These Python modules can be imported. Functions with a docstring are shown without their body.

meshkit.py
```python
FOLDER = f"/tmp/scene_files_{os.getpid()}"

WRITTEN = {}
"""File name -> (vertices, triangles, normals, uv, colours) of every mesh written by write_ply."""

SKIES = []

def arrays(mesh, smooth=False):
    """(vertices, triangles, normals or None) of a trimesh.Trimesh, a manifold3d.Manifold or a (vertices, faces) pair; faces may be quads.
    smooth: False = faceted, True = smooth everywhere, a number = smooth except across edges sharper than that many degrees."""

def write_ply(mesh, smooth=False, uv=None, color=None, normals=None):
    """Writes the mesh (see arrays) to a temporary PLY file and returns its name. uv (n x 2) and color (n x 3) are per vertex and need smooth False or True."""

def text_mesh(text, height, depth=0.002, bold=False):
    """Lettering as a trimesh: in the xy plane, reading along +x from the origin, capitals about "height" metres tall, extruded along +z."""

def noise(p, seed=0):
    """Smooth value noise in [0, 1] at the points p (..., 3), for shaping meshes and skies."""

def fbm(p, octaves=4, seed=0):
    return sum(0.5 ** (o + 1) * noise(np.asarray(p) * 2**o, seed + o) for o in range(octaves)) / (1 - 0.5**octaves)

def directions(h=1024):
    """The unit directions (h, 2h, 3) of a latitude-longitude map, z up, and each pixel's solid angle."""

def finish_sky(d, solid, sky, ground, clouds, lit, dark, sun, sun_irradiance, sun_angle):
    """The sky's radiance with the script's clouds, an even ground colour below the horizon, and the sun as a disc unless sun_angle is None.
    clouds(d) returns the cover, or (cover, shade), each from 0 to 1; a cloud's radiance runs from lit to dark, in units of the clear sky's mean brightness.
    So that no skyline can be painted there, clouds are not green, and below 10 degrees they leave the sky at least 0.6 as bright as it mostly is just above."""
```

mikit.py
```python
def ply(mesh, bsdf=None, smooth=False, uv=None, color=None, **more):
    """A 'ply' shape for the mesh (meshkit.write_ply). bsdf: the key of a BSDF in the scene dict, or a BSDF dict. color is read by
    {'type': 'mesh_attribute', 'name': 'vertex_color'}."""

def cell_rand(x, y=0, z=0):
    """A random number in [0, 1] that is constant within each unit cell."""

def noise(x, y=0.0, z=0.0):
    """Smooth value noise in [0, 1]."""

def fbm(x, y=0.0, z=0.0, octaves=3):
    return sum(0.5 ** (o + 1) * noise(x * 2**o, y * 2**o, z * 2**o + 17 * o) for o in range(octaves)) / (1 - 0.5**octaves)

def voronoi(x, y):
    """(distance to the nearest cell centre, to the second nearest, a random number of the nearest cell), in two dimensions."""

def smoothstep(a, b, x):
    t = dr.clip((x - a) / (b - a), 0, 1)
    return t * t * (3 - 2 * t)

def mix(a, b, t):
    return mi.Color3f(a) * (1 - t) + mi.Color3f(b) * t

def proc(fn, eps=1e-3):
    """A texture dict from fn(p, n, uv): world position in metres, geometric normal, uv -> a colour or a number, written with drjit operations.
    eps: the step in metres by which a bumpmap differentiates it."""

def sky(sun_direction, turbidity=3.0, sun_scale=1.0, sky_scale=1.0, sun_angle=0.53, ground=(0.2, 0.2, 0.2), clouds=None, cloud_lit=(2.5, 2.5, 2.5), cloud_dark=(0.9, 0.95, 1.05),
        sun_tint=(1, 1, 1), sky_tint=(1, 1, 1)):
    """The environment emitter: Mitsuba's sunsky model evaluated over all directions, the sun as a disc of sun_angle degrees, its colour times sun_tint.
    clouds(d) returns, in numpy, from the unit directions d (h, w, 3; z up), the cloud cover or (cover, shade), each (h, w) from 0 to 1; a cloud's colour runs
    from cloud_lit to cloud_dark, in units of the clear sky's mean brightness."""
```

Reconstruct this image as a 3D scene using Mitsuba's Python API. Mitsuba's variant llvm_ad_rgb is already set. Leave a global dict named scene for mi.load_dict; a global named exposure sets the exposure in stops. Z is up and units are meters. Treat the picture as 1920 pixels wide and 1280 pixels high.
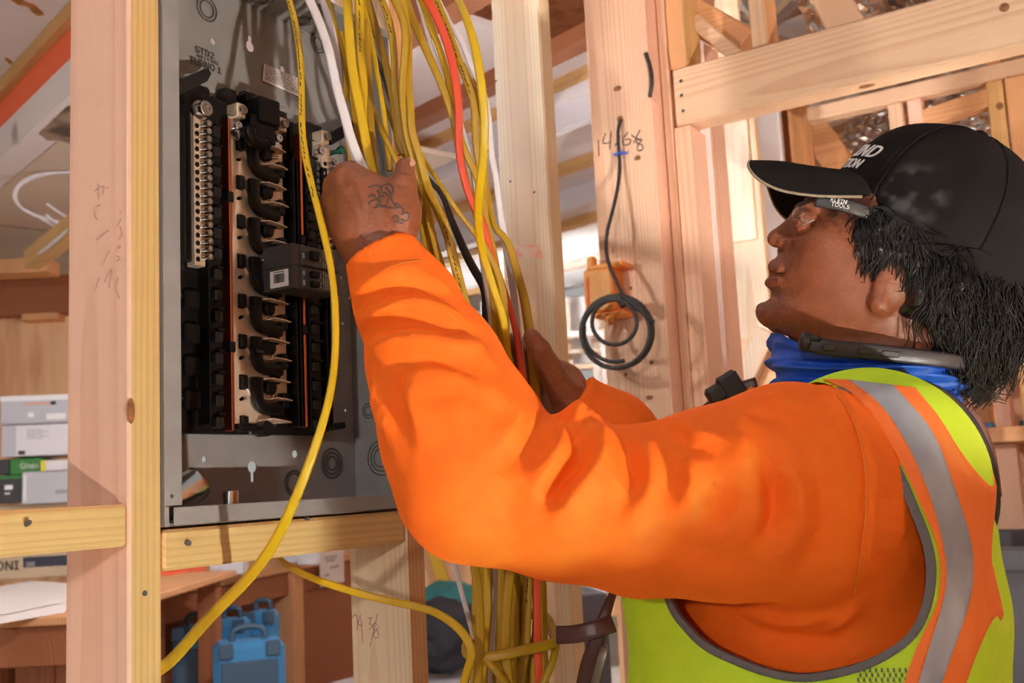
import math, numpy as np, trimesh, manifold3d as m3, mitsuba as mi, drjit as dr, mikit, meshkit
from shapely.geometry import Polygon, Point, LineString, box as sbox
from shapely import affinity
from shapely.ops import unary_union
from mikit import noise, fbm, smoothstep, mix, cell_rand, proc
from trimesh.util import concatenate as cat_mesh
T = mi.ScalarTransform4f
V = lambda *a: np.array(a, float)

# ------------------------------------------------------------------ camera, sky, lamp, exposure
scene, labels = {'type': 'scene'}, {}
F_PX, YAW, PITCH, ROLL = 1955.0, 0.5635, 0.132, -0.049
EYE = V(-.631, -.827, 1.3)
FW = V(math.cos(YAW) * math.cos(PITCH), math.sin(YAW) * math.cos(PITCH), math.sin(PITCH))
_r = np.cross(FW, [0, 0, 1]); _r /= np.linalg.norm(_r); _u = np.cross(_r, FW)
RT, UP = _r * math.cos(ROLL) + _u * math.sin(ROLL), _u * math.cos(ROLL) - _r * math.sin(ROLL)
scene['camera'] = {'type': 'thinlens', 'fov': 2 * math.degrees(math.atan(960 / F_PX)), 'fov_axis': 'x',
                   'aperture_radius': 0.0020, 'focus_distance': 1.10, 'near_clip': 0.02, 'far_clip': 200.0,
                   'to_world': T().look_at(origin=EYE.tolist(), target=(EYE + FW).tolist(), up=UP.tolist())}
exposure = -0.45
SKY_GAIN = 6.0
def sky_clouds(d):
    n = meshkit.fbm(d * [3, 3, 6], 4, 3)
    return np.ones(d.shape[:2]), np.clip(0.25 + 0.5 * n, 0, 1)
scene['sky'] = mikit.sky((0.25, -0.5, 0.62), turbidity=4, sun_scale=0.0, sky_scale=SKY_GAIN, clouds=sky_clouds,
                         cloud_lit=(1.0, 0.97, 0.93), cloud_dark=(0.62, 0.60, 0.58), ground=(0.35, 0.32, 0.28))
LAMP = V(-.45, -2.20, .20)          # unseen lamp, placed low right of the camera to light the panel
LAMP_POWER = 42.0
LAMP_FAR, LAMP_FAR_POWER = V(-4.6, -1.75, 2.0), 30.0      # unseen lamp far behind the camera, placed to light post and sleeve

# ------------------------------------------------------------------ helpers
def ray(x, y): return FW + (x - 960) / F_PX * RT + (640 - y) / F_PX * UP
def at(x, y, d): return EYE + d * ray(x, y)                     # a point of the photograph at depth d
def on(x, y, ax, v):                                            # ... or on the plane coordinate[ax] = v
    k = ray(x, y); return EYE + k * ((v - EYE[ax]) / k[ax])
def srgb(r, g, b):
    c = np.array([r, g, b]) / 255.0
    return np.where(c <= .04045, c / 12.92, ((c + .055) / 1.055) ** 2.4).tolist()
def key_of(name):
    if name not in used: used[name] = 0; return name
    used[name] += 1; return f'{name}_{used[name]:03d}'
used = {}
def thing(name, label, cat, group=None, kind=None):
    k = key_of(name); labels[k] = {'label': label, 'category': cat}
    if group: labels[k]['group'] = group
    if kind: labels[k]['kind'] = kind
    return k
def add(name, mesh, mat, smooth=False, parent=None, label=None, cat=None, group=None, kind=None, uv=None, **kw):
    k = key_of(f'{parent}__{name}' if parent else name)
    scene[k] = mesh if isinstance(mesh, dict) else mikit.ply(mesh, mat, smooth, uv=uv, **kw)
    d = {a: b for a, b in (('label', label), ('category', cat), ('group', group), ('kind', kind)) if b}
    if d: labels[k] = d
    return k
def bsdf(name, base, rough=.5, metallic=0, two=True, **kw):
    b = {'type': 'principled', 'base_color': base if isinstance(base, dict) else {'type': 'rgb', 'value': base},
         'roughness': rough if not isinstance(rough, dict) else rough, 'metallic': metallic, **kw}
    if two: b = {'type': 'twosided', 'nested': b}
    scene[name] = b; return name
def bump(name, nested, fn, scale, eps=5e-4):
    n = scene[nested]; inner = n['nested'] if n['type'] == 'twosided' else n
    scene[name] = {'type': 'twosided', 'nested': {'type': 'bumpmap', 'arbitrary': proc(fn, eps), 'scale': scale, 'nested': inner}}
    return name
def tm(v, f): return trimesh.Trimesh(np.asarray(v, float), np.asarray(f), process=False)
def bx(lo, hi, ch=0.0):
    """A box, its edges eased by ch."""
    lo, hi = np.minimum(lo, hi).astype(float), np.maximum(lo, hi).astype(float)
    if ch <= 0:
        m = trimesh.creation.box(hi - lo); m.apply_translation((lo + hi) / 2); return m
    ch = min(ch, .45 * (hi - lo).min()); pts = []
    for s in np.ndindex(2, 2, 2):
        c = np.where(s, hi, lo); d = np.where(s, -1, 1) * ch
        for a in range(3):
            p = c + d; p[a] = c[a]; pts.append(p)
    return tm(*_hull(np.array(pts)))
def _hull(pts):
    m = m3.Manifold.hull_points(np.asarray(pts, float)).to_mesh(); return m.vert_properties[:, :3], m.tri_verts
def hull(pts): return tm(*_hull(pts))
def obb(c, ax, ay, az, half, ch=0.0):
    """A box about c with the axes ax, ay, az."""
    m = bx(-np.asarray(half, float), np.asarray(half, float), ch); R = np.stack([ax, ay, az], 1)
    m.vertices = m.vertices @ R.T + c; return m
def unit(v): v = np.asarray(v, float); return v / np.linalg.norm(v)
def frame(z, ref=(0, 0, 1)):
    z = unit(z); ref = np.asarray(ref, float)
    if abs(z @ unit(ref)) > .97: ref = V(1, 0, 0)
    x = unit(np.cross(ref, z)); return x, np.cross(z, x), z
def cyl(p, q, r, n=20, r2=None, ch=0.0):
    """A capped (tapering, eased) cylinder from p to q."""
    p, q = np.asarray(p, float), np.asarray(q, float); r2 = r if r2 is None else r2
    L = np.linalg.norm(q - p)
    prof = [(0, 0), (r - ch, 0), (r, ch), (r2, L - ch), (r2 - ch, L), (0, L)] if ch else [(0, 0), (r, 0), (r2, L), (0, L)]
    return lathe(prof, p, q - p, n)
def lathe(prof, o, axis, n=24):
    x, y, z = frame(axis); a = np.arange(n) * 2 * np.pi / n
    ring = np.cos(a)[:, None] * x + np.sin(a)[:, None] * y
    v = np.concatenate([np.asarray(o) + ring * rr + z * h for rr, h in prof])
    f = []; i = np.arange(n); j = (i + 1) % n
    for k in range(len(prof) - 1):
        a0, b0 = k * n, (k + 1) * n
        if prof[k][0] > 1e-9: f += np.stack([a0 + i, a0 + j, b0 + j], 1).tolist()
        if prof[k + 1][0] > 1e-9: f += np.stack([a0 + i, b0 + j, b0 + i], 1).tolist()
    m = trimesh.Trimesh(v, np.array(f), process=True); return m
def spline(pts, n):
    """n points of a smooth curve through pts (any dimension), evenly spaced."""
    from scipy.interpolate import CubicSpline
    pts = np.asarray(pts, float)
    t = np.r_[0, np.cumsum(np.sqrt(np.maximum(np.linalg.norm(np.diff(pts[:, :3], axis=0), axis=1), 1e-9)))]
    c = CubicSpline(t, pts, bc_type='natural') if len(pts) > 2 else None
    s = np.linspace(0, t[-1], max(8 * n, 100))
    q = c(s) if c is not None else pts[0] + (pts[1] - pts[0]) * (s / t[-1])[:, None]
    L = np.r_[0, np.cumsum(np.linalg.norm(np.diff(q[:, :3], axis=0), axis=1))]
    u = np.linspace(0, L[-1], n)
    return np.stack([np.interp(u, L, q[:, k]) for k in range(q.shape[1])], 1)
def tube(path, rad, sides=10, flat=None, wide=None, closed=False):
    """A tube along path; flat: thickness radius across, with the wide side along the vectors wide (n,3)."""
    path = np.asarray(path, float); n = len(path); rad = np.broadcast_to(np.asarray(rad, float), n)
    if closed: t = np.roll(path, -1, 0) - np.roll(path, 1, 0)
    else: t = np.gradient(path, axis=0)
    t /= np.maximum(np.linalg.norm(t, axis=1, keepdims=True), 1e-12)
    if wide is None:
        a = np.zeros((n, 3)); a[0] = frame(t[0])[0]
        for i in range(1, n):
            w = a[i - 1] - t[i] * (a[i - 1] @ t[i]); a[i] = w / np.linalg.norm(w)
    else:
        a = np.broadcast_to(np.asarray(wide, float), (n, 3)).copy(); a -= t * (a * t).sum(1, keepdims=True); a /= np.linalg.norm(a, axis=1, keepdims=True)
    b = np.cross(t, a); r2 = rad if flat is None else np.broadcast_to(np.asarray(flat, float), n)
    ang = np.arange(sides) * 2 * np.pi / sides
    ca, sa = np.cos(ang), np.sin(ang)
    if flat is not None:  # rounded-rectangle section
        ca, sa = np.sign(ca) * np.abs(ca) ** .6, np.sign(sa) * np.abs(sa) ** .6
    v = path[:, None] + a[:, None] * (rad[:, None] * ca)[..., None] + b[:, None] * (r2[:, None] * sa)[..., None]
    v = v.reshape(-1, 3); i = np.arange(sides); j = (i + 1) % sides; f = []
    for k in range(n if closed else n - 1):
        a0, b0 = k * sides, ((k + 1) % n) * sides
        f.append(np.stack([a0 + i, a0 + j, b0 + j], 1)); f.append(np.stack([a0 + i, b0 + j, b0 + i], 1))
    if not closed:
        v = np.vstack([v, path[:1], path[-1:]]); m = n * sides
        f.append(np.stack([j, i, i * 0 + m], 1)); e = (n - 1) * sides; f.append(np.stack([e + i, e + j, i * 0 + m + 1], 1))
    return tm(v, np.vstack(f))
def extrude(poly, o, ax, ay, depth):
    """A shapely polygon in the plane (o; ax, ay), thickened along ax x ay by depth."""
    ms = [trimesh.creation.extrude_polygon(g, abs(depth), engine='earcut') for g in getattr(poly, 'geoms', [poly]) if g.area > 1e-10]
    m = cat_mesh(ms); az = np.cross(ax, ay) * (1 if depth > 0 else 1)
    if depth < 0: m.vertices[:, 2] -= abs(depth)
    m.vertices = np.asarray(o) + m.vertices @ np.stack([ax, ay, az]); return m
def lettering(text, h, o, ax, ay, depth=.0004, bold=False, center=False):
    m = meshkit.text_mesh(text, h, depth, bold)
    if center: m.vertices[:, 0] -= m.bounds[:, 0].mean()
    m.vertices = np.asarray(o) + m.vertices @ np.stack([ax, ay, np.cross(ax, ay)]); return m
def stroke(lines, w, o, ax, ay, depth=.0004):
    """Handwriting: polylines in the plane (o; ax, ay), as a thin raised stroke of width w."""
    g = unary_union([LineString(l).buffer(w / 2, 4) for l in lines]); return extrude(g, o, ax, ay, depth)
X, Y, Z = V(1, 0, 0), V(0, 1, 0), V(0, 0, 1)

# ------------------------------------------------------------------ wood: uv of a board = (pith, pith + 100 * tone)
TONES = [((226, 182, 158), (210, 158, 132)),   # 0 pink fir
         ((208, 166, 110), (182, 134, 78)),    # 1 yellow spruce
         ((238, 214, 180), (224, 178, 140)),   # 2 pale, pink heart
         ((214, 160, 112), (178, 116, 74)),    # 3 orange brown
         ((150, 92, 58), (112, 62, 38)),       # 4 dark red brown
         ((226, 184, 154), (194, 142, 110)),   # 5 warm fir
         ((218, 184, 152), (192, 144, 108))]   # 6 light fir
def wood_fn(axis):
    if axis == 'b':
        bd, cd = V(.284, .959, 0), V(.959, -.284, 0)
        pick = lambda p: (p.x * bd[0] + p.y * bd[1], p.x * cd[0] + p.y * cd[1], p.z)
    else:
        pick = {'x': lambda p: (p.x, p.y, p.z), 'y': lambda p: (p.y, p.x, p.z), 'z': lambda p: (p.z, p.x, p.y)}[axis]
    def fn(p, n, uv):
        a, q, s = pick(p)
        tone = dr.floor((uv.y + 50) / 100); pa, pb = uv.x, uv.y - 100 * tone
        seed = pa * 7.31 + pb * 3.7
        wob = noise(a * 1.3 + 11, seed * 5) - .5
        dq, ds = q - pa + wob * .010, s - pb + (noise(a * .9 + 5, seed * 3 + 9) - .5) * .010
        r = dr.sqrt(dq * dq + ds * ds) + a * .004 + (noise(a * 5, q * 30, s * 30) - .5) * .0022
        t = r / (.0046 + .0022 * noise(seed * 9, 3)) + noise(r * 60, seed) * 1.2
        t = t - dr.floor(t)
        late = smoothstep(.35, .92, t) * (1 - smoothstep(.92, 1.0, t))
        fib = fbm(a * 14, q * 900, s * 900, 2) - .5
        blot = fbm(a * 2.2, q * 9 + seed, s * 9, 2) - .5
        light, dark = mi.Color3f(0), mi.Color3f(0)
        for k, (l, d) in enumerate(TONES):
            on_ = dr.select(dr.abs(tone - k) < .5, 1.0, 0.0)
            light += mi.Color3f(srgb(*l)) * on_; dark += mi.Color3f(srgb(*d)) * on_
        heart = smoothstep(.056, .036, r + (noise(a * 2, seed) - .5) * .012) * dr.select(dr.abs(tone - 2) < .5, .62, .10)
        c = mix(light, dark, dr.clip(late * .44 + fib * .35 + .05 + heart, 0, 1)) * (1 + blot * .22)
        return dr.clip(c, 0, .95)
    return fn
for _a in 'xyzb':
    bsdf('wood_' + _a, proc(wood_fn(_a)), .62, specular=.35)
_rng = np.random.default_rng(7)
def board(name, lo, hi, axis, tone, tones=None, pith=None, ch=.003, parent=None, label=None, cat=None, group=None, kind=None, mesh=None):
    """A length of lumber with eased edges: axis is its grain; tones: {(axis index, sign): tone} where a face shows another tone."""
    lo, hi = np.asarray(lo, float), np.asarray(hi, float)
    m = bx(lo, hi, ch) if mesh is None else mesh
    v = m.vertices[m.faces.reshape(-1)]; n = np.repeat(m.face_normals, 3, 0); f = np.arange(len(v)).reshape(-1, 3)
    c = v.mean(0)
    q = {'x': (1, 2), 'y': (0, 2), 'z': (0, 1)}.get(axis)
    cc = V(c @ V(.959, -.284, 0), c[2]) if axis == 'b' else c[list(q)]
    if pith is None: pith = _rng.uniform(-1, 1, 2) * V(.09, .09) + np.sign(_rng.uniform(-1, 1, 2)) * .02
    pth = cc + np.asarray(pith)
    tn = np.full(len(v), tone, float)
    for (a, s), t_ in (tones or {}).items(): tn[n[:, a] * s > .6] = t_
    uv = np.stack([np.full(len(v), pth[0]), pth[1] + 100 * tn], 1)
    return add(name, tm(v, f), 'wood_' + axis, parent=parent, label=label, cat=cat, group=group, kind=kind, uv=uv)

# ------------------------------------------------------------------ materials
bsdf('concrete', proc(lambda p, n, uv: mix(srgb(150, 140, 128), srgb(190, 180, 168), fbm(p.x * 4, p.y * 4, 0, 4))), .8)
bsdf('drywall', proc(lambda p, n, uv: mix(srgb(214, 204, 202), srgb(236, 228, 228), fbm(p.x * 2, p.y * 2, p.z * 2, 3)) * (1 - .5 * smoothstep(.72, .8, fbm(p.x * 5 + 3, p.y * 5, p.z * 5, 2)))), .8)
bsdf('drywall_tan', proc(lambda p, n, uv: mix(srgb(196, 178, 160), srgb(216, 200, 182), fbm(p.x * 3, p.y * 3, 0, 3))), .85)
bsdf('orange_paint', srgb(240, 110, 70), .7)
bsdf('white_paint', srgb(226, 224, 230), .6)
bsdf('plywood', proc(lambda p, n, uv: mix(srgb(232, 184, 140), srgb(204, 146, 102), smoothstep(.4, .75, fbm(p.x * 16, p.y * 16, p.z * 1.6, 4)))), .7)
def _paint(p, n, uv): return mix(srgb(128, 126, 124), srgb(136, 134, 132), noise(p.x * 40, p.y * 40, p.z * 40))
bsdf('grey_paint', proc(_paint), .6, specular=.35)
bsdf('groove', srgb(58, 57, 56), .6)
bsdf('black_plastic', srgb(12, 11, 11), .32, specular=.16)
bsdf('dark_plastic', srgb(22, 20, 19), .38, specular=.2)
bsdf('tin', proc(lambda p, n, uv: mix(srgb(242, 220, 194), srgb(226, 200, 174), noise(p.x * 300, p.y * 40, p.z * 12))), .42, .65)
bsdf('steel', srgb(205, 200, 196), .22, 1.0)
bsdf('dull_steel', srgb(150, 146, 142), .38, 1.0)
bsdf('copper', srgb(216, 120, 78), .3, 1.0)
bsdf('ink', srgb(30, 28, 30), .7)
bsdf('pencil', srgb(120, 100, 100), .7)
bsdf('paper', srgb(226, 218, 214), .7)
bsdf('green_screw', srgb(30, 90, 66), .3, .6)
bsdf('knot', proc(lambda p, n, uv: mix(srgb(92, 58, 34), srgb(150, 96, 56), noise(p.x * 160, p.y * 160, p.z * 160))), .7)
bsdf('blue_plastic', srgb(60, 90, 190), .4)
bsdf('box_orange', srgb(240, 150, 70), .45)
bsdf('rubber', srgb(30, 30, 32), .45)

# ------------------------------------------------------------------ the setting
add('floor', bx((-6, -4, -.1), (14, 12, 0)), 'concrete', kind='structure', label='pale concrete slab floor of the unfinished building')

add('wall_sky_blocker', bx((-2.2, -2.72, 0), (5, -2.7, 2.7)), 'plywood', kind='structure', label='added plywood wall out of view, keeps sky light off the panel')  # added out of view to block sky light from the right
# the framed wall that carries the panel: its front plane is y = 0
D0 = .0955
def stud(x0, x1, tone, tones, label, y0=0., y1=D0, z0=0.04, z1=2.7, pith=None, cat='stud', group=None, name='wall_stud'):
    return board(name, (x0, y0, z0), (x1, y1, z1), 'z', tone, tones, pith, label=label, cat=cat, group=group)
board('sole_plate', (-1.6, 0, 0), (1.36, D0, .04), 'x', 1, label='bottom plate of the framed wall lying on the concrete floor', cat='plate')
board('top_plate', (-1.6, 0, 2.7), (1.36, D0, 2.74), 'x', 1, label='top plate lying across the heads of the wall studs', cat='plate')
s1 = stud(0, .0381, 1, {(0, -1): 0}, 'two-tone stud left of the grey panel, pink side face and yellow front', pith=(.10, .012))
s2 = stud(.4085, .4466, 3, {(0, -1): 2}, 'stud right of the panel with pencil mark 14 3/8 on its pale side', pith=(-.075, .01))  # brown front tone: shade on that face is put into the wood colour
s3 = stud(.8128, .8509, 2, {(0, -1): 2}, 'pale stud with pink arched grain standing behind the cable bundle', pith=(-.050, .0))
stud(-.4064, -.3683, 0, None, 'stud at the far left end of the framed wall')
post = stud(1.25, 1.35, 5, {(1, -1): 0}, 'thick fir post carrying the black cable, marked 14 6x8', y0=0, y1=.14, pith=(-.12, .06), cat='post', name='wall_post')
# blocking
board('blocking', (-.366, 0, 1.2570), (-.001, D0 - .004, 1.2955), 'x', 1, None, (.05, -.12), label='short yellow block nailed between studs at the lower left', cat='blocking')
board('blocking', (.0395, 0, 1.2300), (.407, D0 - .004, 1.2690), 'x', 1, None, (.10, -.14), label='yellow block right under the grey panel between two studs', cat='blocking')
def knot(c, ax, ay, rx, ry, parent):
    g = affinity.scale(Point(0, 0).buffer(1, 10), rx, ry)
    return add('knot', extrude(g, np.asarray(c), ax, ay, .0006), 'knot', parent=parent, label='dark knot')
def nail_hole(c, ax, ay, parent, r=.0022): return add('nail_head', extrude(Point(0, 0).buffer(r, 6), np.asarray(c), ax, ay, .0005), 'groove', parent=parent)

# ------------------------------------------------------------------ the cross wall with the door opening, x = 1.3
XW, XB = 1.30, 1.358
board('edge_board', (1.30, -.0205, .0), (1.385, -.0015, 2.7), 'z', 5, label='thin fir edge board between the post and the dark seam', cat='board')
board('door_trimmer', (XW, -.0585, .0), (1.385, -.0225, 1.9985), 'z', 5, {(1, -1): 0}, label='trimmer stud that carries the left end of the header', cat='stud')
hd = board('door_header', (XW, -1.55, 2.0), (XB, -.0285, 2.1205), 'y', 6, {(2, -1): 6}, (-.12, -.03), label='broad header beam with three nail heads over the opening', cat='beam')
for q in ((1277, 152), (1278, 179), (1281, 208)): nail_hole(on(*q, 0, XW) - X * .0004, -Y, Z, hd, .0035)
knot(on(1883, 14, 0, XW) - X * .0004, -Y, Z, .008, .008, hd)
knot(on(1625, 161, 2, 2.0) - Z * .0004, X, -Y, .008, .014, hd)
board('cripple_stud', (XW, -.062, 2.1215), (1.385, -.0225, 2.7), 'z', 3, {(1, -1): 1}, label='orange cripple stud standing on the left end of the header', cat='stud')
for i, y in enumerate((-.195, -.62, -1.03)):
    board('cripple_stud', (XW + .01, y - .036, 2.1215), (1.38, y, 2.7), 'z', 6, {(1, -1): 3}, label=['light cripple stud standing on the header by the silver duct', 'cripple stud on the header beyond the picture top', 'cripple stud at the far end of the header'][i], cat='stud')
board('top_plate', (XW, -1.55, 2.7), (1.385, .0, 2.74), 'y', 5, label='top plate of the cross wall over the header studs', cat='plate')
# the room beyond the opening
XR = 2.3
def vboard(xa, xb, ymid, xp, d, tone, label, z0=0., z1=2.75, tones=None, cat='stud', group=None, pith=None, name='far_stud'):
    a, b = on(xa, ymid, 0, xp), on(xb, ymid, 0, xp)
    return board(name, (xp, b[1], z0), (xp + d, a[1], z1), 'z', tone, tones, pith, label=label, cat=cat, group=group)
vboard(1337, 1420, 300, 2.3, .038, 2, 'wide pale board with pink centre beyond the opening, left of the cap', z1=2.6, pith=(.02, -.01))
add('drywall_sheet', bx(on(1463, 250, 0, 2.44) * V(1, 1, 0) + V(0, 0, .1), on(1418, 250, 0, 2.44) * V(1, 1, 0) + V(.03, 0, 2.6)), 'white_paint', label='white drywall sheet standing behind the wide pale board', cat='drywall sheet')
vboard(1466, 1478, 260, 2.5, .08, 4, 'dark narrow strip in the gap right of the white sheet')  # dark strip fills the gap beside the sheet
vboard(1480, 1508, 260, 2.42, .09, 3, 'brown stud above the cap brim beyond the opening')
beam2 = board('ceiling_beam', (XR, -1.3, 2.284), (XR + .05, -.02, 2.326), 'y', 6, label='slim light beam running under the ceiling beyond the header', cat='beam')
for xa, xb, t, l in ((1663, 1690, 6, 'short light post under the slim beam, right of the bright foil'), (1700, 1728, 0, 'pink post under the slim beam above the cap'),
                     (1852, 1884, 1, 'yellow post with knots right of the duct gap'), (1888, 1935, 3, 'broad orange stud at the right picture edge behind the cap')):
    a, b = on(xa, 200, 0, XR), on(xb, 200, 0, XR)
    k = board('beam_post', (XR + .004, b[1], 0), (XR + .05, a[1], 2.283), 'z', t, label=l, cat='post')
    if xa == 1852:
        for q in ((1874, 198), (1888, 137)): knot(on(*q, 0, XR) + X * .003, -Y, Z, .009, .010, k)
def stick(name, p, q, w, h, tone, label, axis='y', cat='brace', ref=(0, 0, 1)):
    p, q = np.asarray(p), np.asarray(q); x, y, z = frame(q - p, ref)
    m = obb((p + q) / 2, x, y, z, (w / 2, h / 2, np.linalg.norm(q - p) / 2), .003)
    return board(name, None if False else p, q, axis, tone, label=label, cat=cat, mesh=m)
stick('truss_web', on(1722, 229, 0, 2.33), on(1862, 184, 0, 2.33), .045, .05, 3, 'brown slanting web board in front of the foil ducts')
stick('truss_web', on(1265, 10, 0, 1.408), on(1400, 88, 0, 1.408), .05, .07, 3, 'brown brace slanting down behind the left end of the header')
stick('truss_web', on(1300, 38, 0, 1.374), on(1385, 108, 0, 1.374), .02, .03, 6, 'pale lath slanting down beside the brown brace')
stick('truss_web', on(1545, -30, 0, 2.0), on(1592, 60, 0, 2.0), .04, .09, 6, 'light brace slanting up over the middle of the header')
stick('truss_web', on(1520, 235, 0, 2.6), on(1612, 360, 0, 2.6), .05, .09, 3, 'thick brown brace slanting down to the cap front')
stick('truss_web', on(1545, 262, 0, 2.9), on(1500, 400, 0, 2.9), .05, .10, 5, 'pale brace behind the cap brim')
vboard(1300, 1322, 90, 1.62, .09, 0, 'pink stud end seen above the header, at its left end', z0=1.2)
vboard(1318, 1390, 100, 2.0, .02, 2, 'pale board filling the gap behind the brown brace', z0=1.9)
# gusset and boards left of the face
stick('gusset_brace', on(1440, 620, 0, 2.139), on(1385, 735, 0, 2.139), .04, .06, 6, 'pale brace slanting down behind the chin', axis='z')
add('plywood_gusset', bx(on(1450, 640, 0, 2.16) * V(1, 1, 0) + V(0, 0, .003), on(1345, 640, 0, 2.16) + V(.015, 0, 0)), 'plywood', label='plywood sheet behind the chin and the radio strap', cat='plywood sheet')
vboard(1438, 1462, 480, 2.7, .04, 6, 'light stud behind the nose')
# flexible ducts
def duct(pts, r, label, seed):
    path = spline(pts, 46); rng = np.random.default_rng(seed)
    m = tube(path, r * (1 + .05 * np.sin(np.arange(46) * 2.2)), 40)
    n = m.vertex_normals; d = meshkit.fbm(m.vertices * 34, 4, seed) - .5
    m.vertices += n * (d * .075 * r / .12)[:, None]
    return add('foil_duct', m, 'foil', False, label=label, cat='duct')
bsdf('foil', srgb(206, 200, 196), .2, 1.0)
bsdf('dark_void', srgb(40, 34, 30), .8)
duct([on(1425, 60, 0, 2.3), on(1500, -20, 0, 2.5), on(1580, -120, 0, 2.7)], .15, 'crinkled foil duct over the left half of the header', 1)
duct([on(1545, 110, 0, 2.9), on(1590, 0, 0, 3.0), on(1640, -100, 0, 3.2)], .12, 'second foil duct, right of the largest one over the header', 2)
duct([on(1590, 330, 0, 3.1), on(1640, 240, 0, 3.0), on(1668, 150, 0, 3.0)], .085, 'bright foil duct behind the short light post', 3)
duct([on(1730, 270, 0, 2.9), on(1745, 200, 0, 2.9), on(1752, 120, 0, 2.9)], .06, 'small foil duct behind the brown web board', 4)
duct([on(1800, 290, 0, 3.0), on(1825, 200, 0, 3.0), on(1790, 110, 0, 3.0)], .075, 'foil duct left of the yellow post', 5)
duct([on(1650, 30, 0, 3.3), on(1705, -20, 0, 3.3), on(1800, -60, 0, 3.3)], .10, 'foil duct peeping over the middle of the header', 6)
# deck over the far room, closing wall, more framing
add('roof_deck', bx((1.45, -2.2, 3.4), (9.5, 3.4, 3.43)), 'plywood', kind='structure', label='plywood roof deck over the far rooms')
for px, y, xp, t, lab in ((1860, 700, 3.3, 0, 'pink bare stud below the hair, leftmost of three at the right edge'), (1885, 700, 3.9, 5, 'yellowish bare stud, middle one of three at the right edge'), (1910, 700, 3.4, 3, 'orange bare stud, rightmost of three at the right edge'),
                      (1780, 300, 3.5, 3, 'orange bare stud behind the slanting web board over the cap'), (1700, 250, 4.2, 5, 'bare stud far behind the pink post above the cap')):
    a = on(px, y, 0, xp)
    board('partition_stud', (xp, a[1] - .045, 0), (xp + .09, a[1], 3.0), 'z', t, label=lab, cat='stud')
add('wall_far', bx((5.2, -2.4, 0), (5.22, 2.2, 2.2)), 'plywood', kind='structure')
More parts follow.
